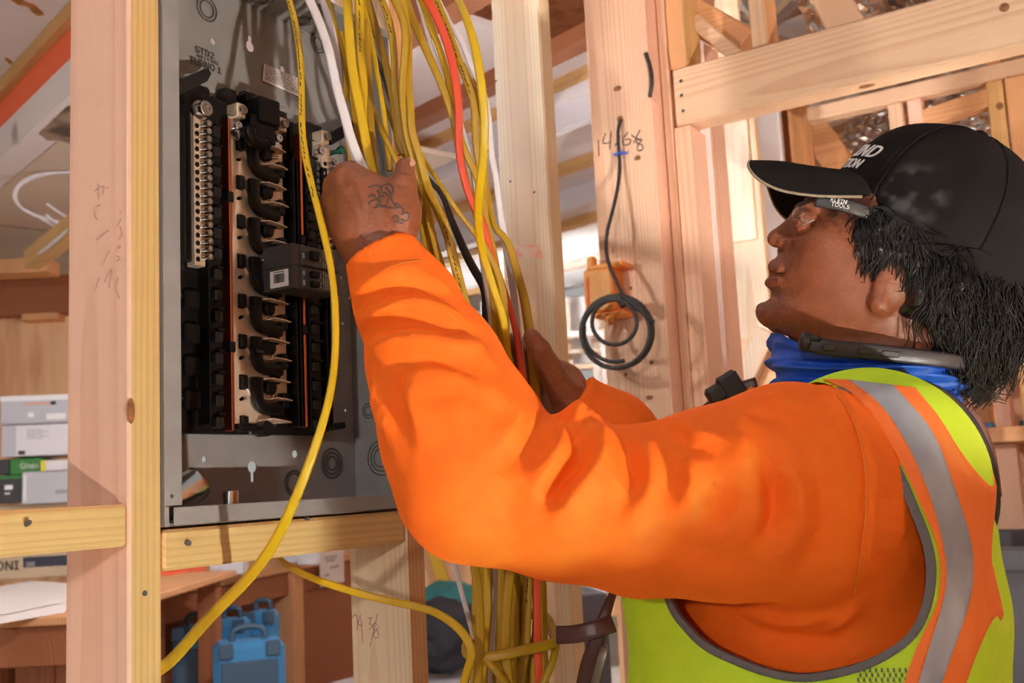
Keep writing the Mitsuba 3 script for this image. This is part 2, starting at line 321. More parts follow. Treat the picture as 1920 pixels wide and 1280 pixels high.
# trestle table, ladder, bin at the right edge
tb = thing('trestle_table', 'rough wooden work table at the right edge behind the man', 'table')
zt = on(1880, 800, 0, 2.7)[2]; yt = on(1835, 800, 0, 2.7)[1]
board('table_top', (2.7, yt - .8, zt - .045), (3.3, yt, zt), 'y', 3, parent=tb)
for x in (2.75, 3.2):
    for y in (yt - .09, yt - .75): board('leg', (x, y, 0), (x + .04, y + .09, zt - .046), 'z', 5, parent=tb)
ld = thing('step_ladder', 'blue step ladder standing under the work table', 'ladder')
bsdf('ladder_blue', srgb(60, 110, 170), .4)
for q0, q1 in (((1866, 830), (1870, 1010)), ((1930, 830), (1945, 1010))):
    a, b = on(*q0, 0, 3.45), on(*q1, 0, 3.45); a[2], b[2] = 1.42, 0
    add('rail', obb((a + b) / 2, X, Y, Z, (.03, .018, .71), .003), 'ladder_blue', parent=ld)
for zz in (.25, .55, .85, 1.12): 
    a, b = on(1866, 900, 0, 3.45), on(1935, 900, 0, 3.45)
    add('tread', bx((3.42, b[1], zz), (3.50, a[1], zz + .03), .004), 'dull_steel', parent=ld)
add('tool_bag', bx(on(1935, 1000, 0, 3.9) , on(1884, 925, 0, 3.9) + X * .2, .03), 'orange_paint', label='orange bag lying behind the blue ladder', cat='bag')
labels[list(scene)[-1]]['label'] = 'orange bag behind the blue ladder'
bn = thing('trash_bin', 'large dark grey rubbish bin behind the back of the man', 'bin')
bsdf('bin_grey', srgb(62, 62, 68), .5)
c = on(1960, 1000, 0, 2.35); zb = 1.085
def bin_body():
    o = bx((-.30, -.32, 0), (.30, .32, zb), .03); v = o.vertices
    v[:, :2] *= (.78 + .22 * v[:, 2:] / zb)
    i = bx((-.27, -.29, .05), (.27, .29, zb + .1), .02); w = i.vertices; w[:, :2] *= (.78 + .22 * w[:, 2:] / zb)
    A, B = (m3.Manifold(m3.Mesh(np.asarray(k.vertices, np.float32), np.asarray(k.faces, np.uint32))) for k in (o, i))
    r = (A - B).to_mesh(); return tm(r.vert_properties[:, :3] + V(c[0], c[1], 0.003), r.tri_verts)
add('bin_body', bin_body(), 'bin_grey', parent=bn)
rim = cat_mesh([bx((c[0] - .33, c[1] - .35, zb - .05), (c[0] + .33, c[1] - .315, zb + .008), .008), bx((c[0] - .33, c[1] + .315, zb - .05), (c[0] + .33, c[1] + .35, zb + .008), .008),
                bx((c[0] - .33, c[1] - .35, zb - .05), (c[0] - .295, c[1] + .35, zb + .008), .008), bx((c[0] + .295, c[1] - .35, zb - .05), (c[0] + .33, c[1] + .35, zb + .008), .008)])
add('rim', rim, 'bin_grey', parent=bn)

# ------------------------------------------------------------------ the rooms behind the framed wall; beams run along b
bV, cV = V(.284, .959, 0), V(.959, -.284, 0)
def bboard(name, ref, s0, s1, w, h, tone, label, cat='beam', group=None, mat=None, kind=None, parent=None):
    """A length along b: its lower edge nearest to us passes through ref; w across (away), h upward."""
    c = ref + bV * (s0 + s1) / 2 + cV * (w / 2) + Z * (h / 2)
    m = obb(c, bV, cV, Z, ((s1 - s0) / 2, w / 2, h / 2), .002)
    if mat: return add(name, m, mat, label=label, cat=None if parent else cat, group=group, kind=kind, parent=parent)
    return board(name, V(0, 0, 0), V(1, 1, 1), 'b', tone, label=label, cat=cat, group=group, mesh=m)
# the stepped ceiling on the left: drywall band, orange band, lath, upper ceiling
q = on(60, 240, 2, 2.44)
h1, h2, h3 = .105, .10, .09
lath = bboard('ceiling_lath', q + Z * (h1 + h2) - cV * .02, -2.4, 5, .06, .045, 1, 'yellow lath above the orange band')
# tan lower ceiling (beyond), upper ceiling (nearer)
def slab(ref, s0, s1, w0, w1, th, mat, name, label=None):
    c = ref + bV * (s0 + s1) / 2 + cV * (w0 + w1) / 2 + Z * th / 2
    return add(name, obb(c, bV, cV, Z, ((s1 - s0) / 2, (w1 - w0) / 2, th / 2)), mat, kind='structure', label=label)
ce1 = slab(q, -.45, 2.25, .102, 1.3, .02, 'drywall_tan', 'ceiling_low', 'tan drywall ceiling behind the white band')
slab(q + Z * (h1 + h2 + .046), -2.6, 5, -1.9, .12, .02, 'drywall', 'ceiling', 'grey drywall ceiling at the top left')
wb = bboard('white_band', q, -2.4, 5, .10, h1, 0, 'ragged white drywall band below the orange band', cat='drywall band', mat='drywall', parent='ceiling')
bboard('orange_band', q + Z * h1 + cV * .006, -2.4, 5, .09, h2, 0, 'orange painted band high on the left', cat='painted band', mat='orange_paint', parent='ceiling')
for s in (.05, 1.25):   # joints between the drywall sheets
    c = q + bV * s - Z * .0006 + cV * .70
    add('drywall_joint', obb(c, bV, cV, Z, (.004, .59, .0006)), 'groove', parent=ce1)
# peeled paint patches on the upper ceiling
def blob(cx, cy, zz, pts, mat, parent, name='peeled_patch'):
    P = [on(x, y, 2, zz)[:2] for x, y in pts]; g = Polygon(P).buffer(.004)
    return add(name, extrude(g, V(0, 0, zz - .001), X, Y, .001), mat, parent=parent)
zc = 2.44 + h1 + h2 + .046
bsdf('peeled', proc(lambda p, n, uv: mix(srgb(190, 130, 70), srgb(140, 96, 52), noise(p.x * 60, p.y * 60, 0))), .8)
blob(0, 0, zc, [(18, -4), (35, 8), (55, 12), (62, 22), (70, 28), (80, 27), (76, 20), (62, 8), (45, 3), (30, -6)], 'peeled', 'ceiling')
blob(0, 0, zc, [(11, 110), (19, 119), (21, 115), (14, 109)], 'peeled', 'ceiling')
# dark mould stain on the tan ceiling
bsdf('mould', proc(lambda p, n, uv: mix(srgb(150, 128, 110), srgb(84, 70, 60), smoothstep(.3, .7, fbm(p.x * 14, p.y * 14, 0, 3)))), .9)
blob(0, 0, 2.44, [(75, 250), (90, 262), (110, 262), (140, 272), (150, 240), (150, 195), (128, 200)], 'mould', ce1, 'stain')
# looped white wire hanging from the tan ceiling
def strand(name, pts, r, mat, label, group=None, n=60, sides=8, cat='cable', parent=None):
    return add(name, tube(spline(np.array(pts), n), r, sides), mat, True, label=label, cat=cat if not parent else None, group=group, parent=parent)
dz = on(95, 325, 2, 2.435); dd = (dz - EYE) @ FW
bsdf('white_sheath', srgb(226, 222, 228), .45)
ww = thing('wire_coil', 'looped white wire hanging from the tan ceiling', 'wire')
for k, pts in enumerate(([(150, 325), (95, 324), (50, 335), (27, 360), (32, 382), (60, 400), (100, 413), (150, 425)], [(150, 322), (92, 326), (46, 342), (30, 362), (38, 388), (70, 406), (112, 432), (120, 438), (118, 430), (98, 412), (86, 402)], [(88, 382), (105, 394), (130, 410), (150, 420)])):
    strand('loop', [at(x, y, dd - .05 - .0004 * (y - 320)) for x, y in pts], .0042, 'white_sheath', None, parent=ww)
# back beam, plywood wall
qa = on(60, 560, 2, 2.1)
def across(name, px0, px1, y0, y1, d, th, tone, label, cat='beam', mat=None, kind=None):
    """A board facing us across the view, between two pixel columns, at depth d."""
    a, b_, c_, e = at(px0, y0, d), at(px1, y0, d), at(px0, y1, d), at(px1, y1, d)
    L = unit((b_ - a) * V(1, 1, 0)); N = unit(np.cross(Z, L))
    ztop, zbot = (a[2] + b_[2]) / 2, (c_[2] + e[2]) / 2
    o = (a + b_) / 2; o[2] = (ztop + zbot) / 2
    w = np.linalg.norm((b_ - a)[:2]) / 2
    m = obb(o + N * (th / 2 if (N @ FW) > 0 else -th / 2), L, N, Z, (w, th / 2, abs(ztop - zbot) / 2), .003)
    if mat: return add(name, m, mat, label=label, cat=None if kind else cat, kind=kind)
    return board(name, V(0, 0, 0), V(1, 1, 1), 'x', tone, mesh=m, label=label, cat=cat)
across('back_beam', -260, 330, 518, 592, 4.4, .09, 4, 'dark red-brown beam over the plywood wall at the left')
across('sill_block', 40, 108, 585, 600, 4.38, .08, 3, 'small wood block under the dark beam')
across('wall_plywood', -600, 300, 601, 1300, 4.45, .02, 0, None, mat='plywood', kind='structure')
across('ledger_board', -200, 88, 488, 516, 4.1, .12, 3, 'tan ledger board under the tan ceiling')
stick('furring_strip', at(60, 488, 3.3), at(150, 418, 2.9), .05, .06, 1, 'yellow strip with a white wire below the wire coil', axis='y')
strand('white_wire', [at(62, 484, 3.25), at(100, 455, 3.0), at(150, 412, 2.86)], .005, 'white_sheath', 'white wire running along the yellow strip')
# middle ceilings: white drywall with battens along b
q2 = on(1075, 80, 2, 2.7)
wof0 = lambda y: (on(1075, y, 2, 2.7) - q2) @ cV
slab(q2, .06, 9, -1.0, wof0(540), .02, 'drywall', 'ceiling_middle', 'white drywall ceiling behind the studs')
def wof(y): return (on(1075, y, 2, 2.7) - q2) @ cV
for i, (ya, yb, t, hh, lab) in enumerate(((25, 80, 4, .10, 'red-brown beam under the white ceiling behind the pale stud'), (118, 148, 1, .05, 'yellow batten next to the red-brown beam'), (283, 312, 1, .06, 'light batten across the white ceiling'),
                                   (398, 418, 1, .07, 'thin batten farther along the white ceiling'), (480, 492, 3, .10, 'brown batten near the bright window'))):
    w0, w1 = wof(ya), wof(yb)
    bboard('ceiling_batten', q2 + cV * (w0 + (w1 - w0) * .45) - Z * hh * .55, -.7, 9, max(.05, (w1 - w0) * .5), hh * .55, t, lab)
for i, y in enumerate((185, 350, 455)):     # dropped drywall edges
    bboard('drywall_drop', q2 + cV * wof(y) - Z * .1005, -.7, 9, .04, .10, 0, ['white drywall drop next to the yellow batten', 'white drywall drop in the middle of the ceiling', 'white drywall drop near the window'][i], cat='drywall band', mat='white_paint', parent='ceiling_middle')
bboard('ceiling_beam', on(760, 60, 2, 2.6), -4, 5, .09, .12, 4, 'dark red-brown beam at the top behind the cables')
# window wall far away
def wframe(px, y0, y1, d, w, tone, label):
    across('window_post', px - w / 2, px + w / 2, y0, y1, d, .09, tone, label, cat='post')
for px, w, t in ((1062, 10, 3), (1112, 14, 5), (1128, 8, 4)): wframe(px, 560, 1000, 7.0, w, t, {1062: 'window post left of the bright window', 1112: 'light post right of the bright window', 1128: 'dark post right of the bright window'}[px])
across('window_sill', 1000, 1140, 683, 692, 7.0, .1, 3, 'sill under the bright window beyond the studs', cat='sill')
across('clutter_wall', 1000, 1250, 735, 1150, 7.2, .03, 5, 'low plywood wall under the bright window', mat='plywood')
across('rail', 1000, 1140, 655, 663, 6.8, .05, 4, 'dark rail across the bright window', cat='rail')
across('rail', 1000, 1140, 620, 632, 6.6, .05, 5, 'upper light rail across the bright window', cat='rail')
across('window_standin', 900, 1240, 556, 690, 7.3, .03, 5, 'added white board, lit to stand in for the bright window', mat='white_paint', cat='window stand-in')  # white board added where the bright window light shows

# ------------------------------------------------------------------ bench and boxes seen through the left bay
def carton(name, px0, px1, y0, y1, d, dep, mat, label, cat='box', turn=.35, parent=None, ch=.003):
    """A box whose front shows between the pixel columns px0..px1 and rows y0..y1 at depth d, dep deep, turned by 'turn'. Returns key, corner, axes, size."""
    a, b, c = at(px0, y1, d), at(px1, y1, d), at(px0, y0, d)
    L = unit((b - a) * V(1, 1, 0)); w = np.linalg.norm((b - a)[:2]); h = abs(c[2] - a[2])
    ca, sa = math.cos(turn), math.sin(turn); N = np.cross(Z, L)
    L, N = L * ca + N * sa, N * ca - L * sa
    w /= max(ca, .5); o = a
    m = obb(o + L * w / 2 + N * dep / 2 + Z * h / 2, L, N, Z, (w / 2, dep / 2, h / 2), ch)
    k = add(name, m, mat, label=label, cat=cat, parent=parent)
    return k, o, L, N, w, h
def face_print(k, o, L, N, rects, mat):
    for u0, v0, u1, v1 in rects: add('print', extrude(sbox(u0, v0, u1, v1), o - N * .0006, L, Z, -.0006) if False else obb(o + L * (u0 + u1) / 2 + Z * (v0 + v1) / 2 - N * .0004, L, N, Z, (abs(u1 - u0) / 2, .0004, abs(v1 - v0) / 2)), mat, parent=k)
def face_text(k, o, L, N, u, v, h, text, mat, bold=True):
    add('lettering', lettering(text, h, o + L * u + Z * v - N * .0003, L, Z, .0005, bold), mat, parent=k)
bsdf('cardboard', srgb(196, 172, 142), .75)
bsdf('box_white', srgb(222, 220, 224), .5)
bsdf('box_grey', srgb(186, 186, 194), .45)
bsdf('box_dark', srgb(52, 50, 56), .5)
bsdf('box_green', srgb(50, 120, 52), .5)
bsdf('print_grey', srgb(150, 148, 156), .5)
bsdf('print_navy', srgb(40, 42, 58), .5)
bsdf('print_white', srgb(235, 235, 238), .5)
bsdf('print_yellow', srgb(220, 210, 70), .5)
bsdf('print_orange', srgb(230, 130, 80), .5)
bsdf('case_blue', srgb(50, 122, 172), .5)
bsdf('case_dark', srgb(52, 78, 100), .5)
bsdf('clear_plastic', srgb(200, 200, 206), .3)
t1 = thing('work_table', 'wooden table with papers, seen left of the two-tone stud', 'table')
zt1 = 1.05
A1, B1 = on(-120, 1166, 2, zt1), on(160, 1153, 2, zt1)
L1 = unit(B1 - A1); N1 = np.cross(Z, L1)
w1 = np.linalg.norm(B1 - A1)
def tb1(u0, u1, n0, n1, z0, z1, name, tone, axis='x'):
    m = obb(A1 + L1 * (u0 + u1) / 2 + N1 * (n0 + n1) / 2 + Z * ((z0 + z1) / 2 - zt1), L1, N1, Z, ((u1 - u0) / 2, (n1 - n0) / 2, (z1 - z0) / 2), .003)
    return board(name, V(0, 0, 0), V(1, 1, 1), axis, tone, mesh=m, parent=t1)
tb1(0, w1, 0, 1.15, zt1 - .02, zt1, 'table_top', 3)
tb1(0, w1, .02, .06, zt1 - .11, zt1 - .021, 'apron', 4)
for u in (.04, w1 * .52, w1 - .10): tb1(u, u + .06, .07, .13, 0, zt1 - .022, 'leg', 4, 'z')
for u in (.05, w1 - .1): tb1(u, u + .06, 1.05, 1.11, 0, zt1 - .022, 'leg', 4, 'z')
tb1(.05, w1 - .05, .3, .9, .62, .64, 'lower_shelf', 3)
def sheet(pts, z, label, name='paper_sheet'):
    P = [on(x, y, 2, z)[:2] for x, y in pts]
    return add(name, extrude(Polygon(P), V(0, 0, z), X, Y, .0008), 'paper', label=label, cat='paper')
sheet([(-60, 1180), (120, 1148), (180, 1098), (60, 1088), (-60, 1110)], zt1 + .0005, 'large white plan sheet lying on the table at the left')
sheet([(-40, 1150), (8, 1152), (116, 1130), (70, 1112), (-30, 1118)], zt1 + .003, 'folded paper lying on top of the large plan sheet')
k, o, L, N, w, h = carton('carton', -14, 136, 948, 1088, 3.35, .3, 'cardboard', 'brown carton with a dark stripe on the table behind the block', turn=.12)
face_print(k, o, L, N, [(w * .36, .035, w * .99, .068)], 'print_navy'); face_print(k, o, L, N, [(w * .40, .038, w * .50, .052)], 'print_grey')
face_text(k, o, L, N, w * .02, .03, .028, 'ONI', 'ink')
for i, z_ in enumerate((.10, .115, .13)): face_print(k, o, L, N, [(w * .08, z_, w * .2, z_ + .005)], 'print_grey')
k, o, L, N, w, h = carton('carton', 40, 150, 884, 946, 3.35, .25, 'box_grey', 'silver carton right of the dark green-edged one in the stack', turn=.12)
face_print(k, o, L, N, [(w * .55, .03, w * .8, .042)], 'print_grey'); face_print(k, o, L, N, [(.006, .01, .014, h - .01)], 'print_white')
k, o, L, N, w, h = carton('carton', -20, 39, 892, 946, 3.35, .25, 'box_dark', 'dark carton with green edge at the left of the stack', turn=.12)
face_print(k, o, L, N, [(w * .45, .045, w * .7, .06), (w * .45, .03, w * .62, .036)], 'print_white'); face_print(k, o, L, N, [(0, h - .012, w, h - .001)], 'box_green')
k, o, L, N, w, h = carton('carton', 18, 74, 860, 890, 3.36, .2, 'box_green', 'green carton with white lettering in the stack', turn=.12)
face_text(k, o, L, N, w * .32, .018, .018, 'Qnex', 'print_white', False)
carton('carton', -14, 17, 862, 890, 3.36, .2, 'box_dark', 'small dark carton left of the green one', turn=.12)
k, o, L, N, w, h = carton('carton', 76, 150, 863, 883, 3.36, .2, 'box_white', 'slim white carton with yellow end right of the green one', turn=.12)
face_print(k, o, L, N, [(0, .0, .016, h)], 'print_yellow')
k, o, L, N, w, h = carton('carton', 3, 150, 797, 857, 3.36, .25, 'box_white', 'white carton lying second from the top of the stack', turn=.12)
for i in range(5): face_print(k, o, L, N, [(w * .3, .055 + i * .007, w * .3 + .05 + .02 * (i % 2), .057 + i * .007)], 'print_grey')
face_print(k, o, L, N, [(w * .2, .006, w * .28, .018)], 'print_navy'); face_print(k, o, L, N, [(0, 0, w * .17, h)], 'box_grey')
k, o, L, N, w, h = carton('carton', 0, 150, 742, 796, 3.36, .25, 'box_grey', 'grey picture carton on top of the stack', turn=.12)
face_print(k, o, L, N, [(0, h - .018, w, h - .001)], 'print_white'); face_print(k, o, L, N, [(w * .28, h - .03, w * .6, h - .026)], 'print_orange'); face_print(k, o, L, N, [(w * .6, h - .034, w * .66, h - .022)], 'print_navy')
face_print(k, o, L, N, [(w * .55, .01, w * .78, .03), (w * .33, .02, w * .40, .035)], 'print_white')
# ------------------------------------------------------------------ the bench below the panel
zb2 = 1.0
A2, B2 = on(250, 1113, 2, zb2), on(646, 1039, 2, zb2)
L2 = unit(B2 - A2); N2 = np.cross(Z, L2); w2 = np.linalg.norm(B2 - A2)
t2 = thing('work_bench', 'red-brown wooden bench below the grey panel', 'bench')
def tb2(u0, u1, n0, n1, z0, z1, name, tone, axis='x'):
    m = obb(A2 + L2 * (u0 + u1) / 2 + N2 * (n0 + n1) / 2 + Z * ((z0 + z1) / 2 - zb2), L2, N2, Z, ((u1 - u0) / 2, (n1 - n0) / 2, (z1 - z0) / 2), .003)
    return board(name, V(0, 0, 0), V(1, 1, 1), axis, tone, mesh=m, parent=t2)
tb2(.10, w2 + .5, 0, .62, zb2 - .03, zb2, 'bench_top', 3)
tb2(.10, w2 * .97, .02, .06, zb2 - .125, zb2 - .031, 'apron', 4)
ul = w2 * .68
tb2(ul, ul + .09, .0, .09, 0, zb2 - .032, 'leg', 3, 'z'); tb2(.12, .18, .50, .56, 0, zb2 - .127, 'leg', 4, 'z')
tb2(ul + .092, w2 * 1.35, .04, .06, 0, zb2 - .032, 'side_panel', 4, 'z')
tb2(.12, w2, .095, .6, .52, .62, 'lower_shelf', 4)
tb2(.12, w2 * 1.3, .601, .62, 0, zb2 - .032, 'back_panel', 4, 'z')
nt = add('notice_sheet', obb(A2 + L2 * (w2 * .91) + Z * (-.045) - N2 * .004, L2, N2, Z, (.12, .0006, .075)), 'paper', label='white notice hanging at the right end of the bench', cat='paper')
for i, (a, b_, v) in enumerate(((-.07, .05, .045), (-.06, .03, .03), (-.02, .07, .0), (-.08, -.03, -.03))):
    add('print', obb(A2 + L2 * (w2 * .91 + (a + b_) / 2) + Z * (v - .045) - N2 * .005, L2, N2, Z, ((b_ - a) / 2, .0004, .005)), 'print_grey', parent=nt)
def on_bench(u, n): return A2 + L2 * u + N2 * n
tr = thing('orange_tray', 'orange plastic tray on the left end of the bench', 'tray')
o = on_bench(.0, .0) ; pA = on(300, 1112, 2, zb2 + .001); pB = on(377, 1093, 2, zb2 + .001)
for nm, m in (('base', obb((pA + pB) / 2 + N2 * .09 + Z * .004, L2, N2, Z, (.12, .10, .004), .001)), ('front', obb((pA + pB) / 2 - N2 * .008 + Z * .028, L2, N2, Z, (.12, .004, .027), .002)),
              ('back', obb((pA + pB) / 2 + N2 * .19 + Z * .03, L2, N2, Z, (.12, .004, .03), .002)), ('end', obb((pA + pB) / 2 + N2 * .09 + L2 * .124 + Z * .03, L2, N2, Z, (.004, .10, .03), .002))):
    add(nm, m, 'orange_paint', parent=tr)
for i, (xa, xb, ya, yb, lab) in enumerate(((393, 455, 1050, 1080, 'white plastic box on the bench next to the orange tray'),)):
    carton('plastic_box', xa, xb, ya - 12, yb, 3.75, .12, 'box_white', lab, turn=.1)
carton('plastic_box', 530, 566, 1022, 1056, 4.2, .1, 'box_grey', 'grey box on the bench left of the clear jar', turn=.1)
jc = on(580, 1058, 2, zb2 + .001)
jr = thing('clear_jar', 'clear ribbed jar on the bench under the panel', 'jar')
scene['jar_glass'] = {'type': 'twosided', 'nested': {'type': 'principled', 'base_color': {'type': 'rgb', 'value': [.75, .75, .78]}, 'roughness': .15, 'specular': .8}}
add('jar_body', lathe([(0, 0), (.045, 0), (.05, .005), (.05, .03), (.047, .034), (.05, .038), (.05, .10), (.04, .11), (0, .11)], jc, Z, 24), 'jar_glass', 30, parent=jr)
add('lid', cyl(jc + Z * .1105, jc + Z * .13, .042), 'box_white', 30, parent=jr)
# blue tool cases on the shelf under the bench
def tool_case(px0, px1, y0, y1, d, dep, label, turn=.25):
    t = thing('tool_case', label, 'tool case', 'blue tool cases under the bench')
    a, b, c = at(px0, y1, d), at(px1, y1, d), at(px0, y0, d)
    L = unit((b - a) * V(1, 1, 0)); w = np.linalg.norm((b - a)[:2]); h = abs(c[2] - a[2])
    ca, sa = math.cos(turn), math.sin(turn); N = np.cross(Z, L); L, N = L * ca + N * sa, N * ca - L * sa
    o = a + L * w / 2 + N * dep / 2
    add('shell', obb(o + Z * h / 2, L, N, Z, (w / 2, dep / 2, h / 2), .018), 'case_blue', 30, parent=t)
    add('front_panel', obb(o + Z * h * .46 - N * (dep / 2 + .001), L, N, Z, (w * .40, .004, h * .36), .006), 'case_dark', 30, parent=t)
    hd_ = tube(spline([o + L * w * -.22 + Z * (h - .005), o + L * w * -.2 + Z * (h + .03), o + L * w * .2 + Z * (h + .03), o + L * w * .22 + Z * (h - .005)], 24), .009, 8)
    add('handle', hd_, 'case_dark', True, parent=t)
    for s in (-.33, .33): add('latch', obb(o + L * w * s + Z * (h - .02) - N * (dep / 2 + .004), L, N, Z, (.02, .006, .022), .003), 'case_dark', parent=t)
    return t
tool_case(402, 536, 1214, 1400, 3.0, .13, 'blue tool case in front of the others', .3)
tool_case(322, 399, 1182, 1400, 3.35, .12, 'blue tool case at the left of the back row', .02)
tool_case(398, 462, 1168, 1400, 3.5, .12, 'blue tool case in the middle of the back row', .02)
tool_case(462, 518, 1152, 1400, 3.62, .12, 'blue tool case at the right of the back row', .02)
add('case_shelf', bx(at(430, 1398, 3.35) + V(-.22, -.30, -.025), at(430, 1398, 3.35) + V(.36, .38, -.006)), 'plywood', label='plywood shelf carrying the blue tool cases', cat='shelf')
# things behind the bundle, lower middle
across('plywood_sheet', 770, 885, 880, 1468, 4.6, .02, 0, 'peach plywood sheet behind the bundle and the brown stud', mat='plywood', cat='plywood sheet')
lv = thing('yellow_level', 'yellow spirit level leaning behind the brown stud', 'tool')
p0, p1 = at(836, 1108, 4.4), at(798, 985, 4.4); x_, y_, z_ = frame(p1 - p0, -FW)
bsdf('tool_yellow', srgb(220, 170, 50), .45)
add('bar', obb((p0 + p1) / 2, x_, y_, z_, (.025, .012, np.linalg.norm(p1 - p0) / 2), .003), 'tool_yellow', parent=lv)
add('vial', cyl(p0 * .5 + p1 * .5 - y_ * .014, p0 * .42 + p1 * .58 - y_ * .014, .008, 10), 'clear_plastic', parent=lv)
def lump(name, c, s, mat, label, cat, seed, amp=.25):
    m = trimesh.creation.icosphere(4); v = m.vertices; d = meshkit.fbm(v * 2.1 + seed, 4, seed) - .5
    m.vertices = v * (1 + amp * 2 * d)[:, None] * np.asarray(s) + c
    return add(name, m, mat, 50, label=label, cat=cat)
bsdf('teal_cloth', srgb(40, 110, 112), .7); bsdf('black_cloth', srgb(34, 36, 44), .8)
lump('teal_bag', at(845, 1150, 4.2), (.17, .17, .12), 'teal_cloth', 'teal bag on the floor behind the bundle', 'bag', 3)
lump('black_bag', at(830, 1190, 3.9), (.16, .16, .13), 'black_cloth', 'black bag heap below the teal bag', 'bag', 5)
add('crate', bx(at(810, 1240, 3.95) + V(-.3, -.3, -.40), at(810, 1240, 3.95) + V(.35, .3, -.05), .01), 'box_white', label='pale crate carrying the black and teal bags', cat='crate')
carton('dark_case', 1086, 1150, 1118, 1300, 2.6, .3, 'box_dark', 'dark case behind the vest strap', 'case', .2)
carton('white_board', 1080, 1180, 1040, 1116, 2.9, .02, 'white_paint', 'white board over the dark case behind the arm', 'board', .1)

# ------------------------------------------------------------------ the grey electrical panel between two studs
PX0, PX1, PZ0, PZ1, BD, TH = .0400, .4070, 1.2735, 1.896, .078, .0014
ep = thing('electrical_panel', 'open grey electrical panel without cover, set between two studs', 'electrical panel')
back = sbox(PX0, PZ0, PX1, PZ1)
def bp(x, y, yy=BD): q = on(x, y, 1, yy); return q[0], q[2]
holes = []
for (x, y, r) in ((400, 78, .0042), (530, 130, .0044), (466, 171, .0020), (383, 861, .0036), (553, 851, .0046), (640, 520, .0020), (643, 606, .0020), (648, 769, .0020)):
    holes.append(Point(*bp(x, y)).buffer(r, 12))
for (x, y, s) in ((469, 84, 1), (473, 880, 1)):
    cx, cz = bp(x, y); holes.append(unary_union([Point(cx, cz - .002).buffer(.0068, 12), sbox(cx - .003, cz - .004, cx + .003, cz + .009), Point(cx, cz + .009).buffer(.003, 8)]) if y < 500 else
                                    unary_union([Point(cx, cz + .003).buffer(.0068, 12), sbox(cx - .0026, cz - .012, cx + .0026, cz), Point(cx, cz - .012).buffer(.0026, 8)]))
back = back.difference(unary_union(holes))
add('back_plate', extrude(back, V(0, BD, 0), X, Z, -TH), 'grey_paint', parent=ep)     # X x Z = -Y
def plate(name, lo, hi, mat='grey_paint', ch=.0005): return add(name, bx(lo, hi, ch), mat, parent=ep)
plate('side_wall', (PX0, -.001, PZ0), (PX0 + TH, BD, PZ1)); plate('side_wall', (PX1 - TH, -.001, PZ0), (PX1, BD, PZ1))
plate('top_wall', (PX0 + TH, -.001, PZ1 - TH), (PX1 - TH, BD, PZ1)); plate('bottom_wall', (PX0 + TH, -.001, PZ0), (PX1 - TH, BD, PZ0 + TH))
# front lips
lx = on(336, 500, 1, 0)[0]
plate('front_lip', (PX0 - .001, -.0025, PZ0 + .018), (lx, -.001, PZ1 + .001), ch=.0006)
plate('front_lip', (PX0 + .0095, -.0032, PZ0 - .001), (PX1, -.0012, PZ0 + .0165), ch=.0008)
plate('front_lip', (PX0 - .001, -.0025, PZ0 - .002), (PX0 + .0045, -.001, PZ0 + .0175), ch=.0006)
plate('front_lip', (lx, -.0025, PZ1 - .009), (PX1, -.001, PZ1 + .001), ch=.0006)
add('rivet_hole', extrude(Point(0, 0).buffer(.002, 8), on(322, 930, 1, -.0026), X, Z, .0004), 'groove', parent=ep)
# knockouts: concentric pressed rings
def ring_at(o, ax, ay, r, w=.0007):
    a = np.arange(36) * 2 * np.pi / 36
    return tube(np.asarray(o) + np.cos(a)[:, None] * ax * r + np.sin(a)[:, None] * ay * r, w, 5, closed=True)
def knockout(o, ax, ay, radii): add('knockout', cat_mesh([ring_at(o, ax, ay, r) for r in radii]), 'groove', True, parent=ep)
for (x, y), rr in (((622, 868), (.0085, .0135, .0185)), ((551, 905), (.0115, .015)), ((388, 17), (.0100, .0145)), ((596, 82), (.008, .0125)), ((445, -30), (.009, .014))):
    q = on(x, y, 1, BD - TH); knockout(q - Y * .0002, X, Z, rr)
for (x, y), rr in (((715, 858), (.012, .017, .022)), ((691, 770), (.006, .0095)), ((628, 168), (.009, .014, .018)), ((705, 690), (.010,))):
    q = on(x, y, 0, PX1 - TH); q[1] = min(max(q[1], .025), .055); knockout(q - X * .0002, Y, Z, rr)
for (x, y), rr in (((485, -5), (.013, .018)), ((560, 42), (.009, .013))):
    q = on(x, y, 2, PZ1 - TH); q[1] = min(max(q[1], .022), .058); knockout(q - Z * .0002, X, Y, rr)
# stamp and label
def printed(txt, x, y, h, yy=BD - TH - .0003): add('stamp', lettering(txt, h, on(x, y, 1, yy), X, Z, .0003), 'ink', parent=ep)
printed('STD2', 366, 97, .0078); printed('APR 1 8 2021', 368, 106, .0036); printed('TURNO 1', 355, 116, .0078)
st = [bp(495, 119, BD - .0018), bp(571, 152, BD - .0018), bp(571, 186, BD - .0018), bp(492, 151, BD - .0018)]
lb = add('warning_label', extrude(Polygon(st), V(0, BD - .0015, 0), X, Z, .0003), 'paper', parent=ep, label='white printed label')
rg = np.random.default_rng(3); bars = []
for i in range(7):
    a0, a1 = np.array(st[0]) * (1 - (i + .7) / 8.2) + np.array(st[3]) * ((i + .7) / 8.2), np.array(st[1]) * (1 - (i + .7) / 8.2) + np.array(st[2]) * ((i + .7) / 8.2)
    u = .05
    while u < .93:
        w_ = rg.uniform(.03, .085); p_, q_ = a0 + (a1 - a0) * u, a0 + (a1 - a0) * min(u + w_, .95)
        bars.append(LineString([p_, q_]).buffer(.00042, cap_style='flat')); u += w_ + .018
add('print', extrude(unary_union(bars), V(0, BD - .0019, 0), X, Z, .0002), 'ink', parent=lb)
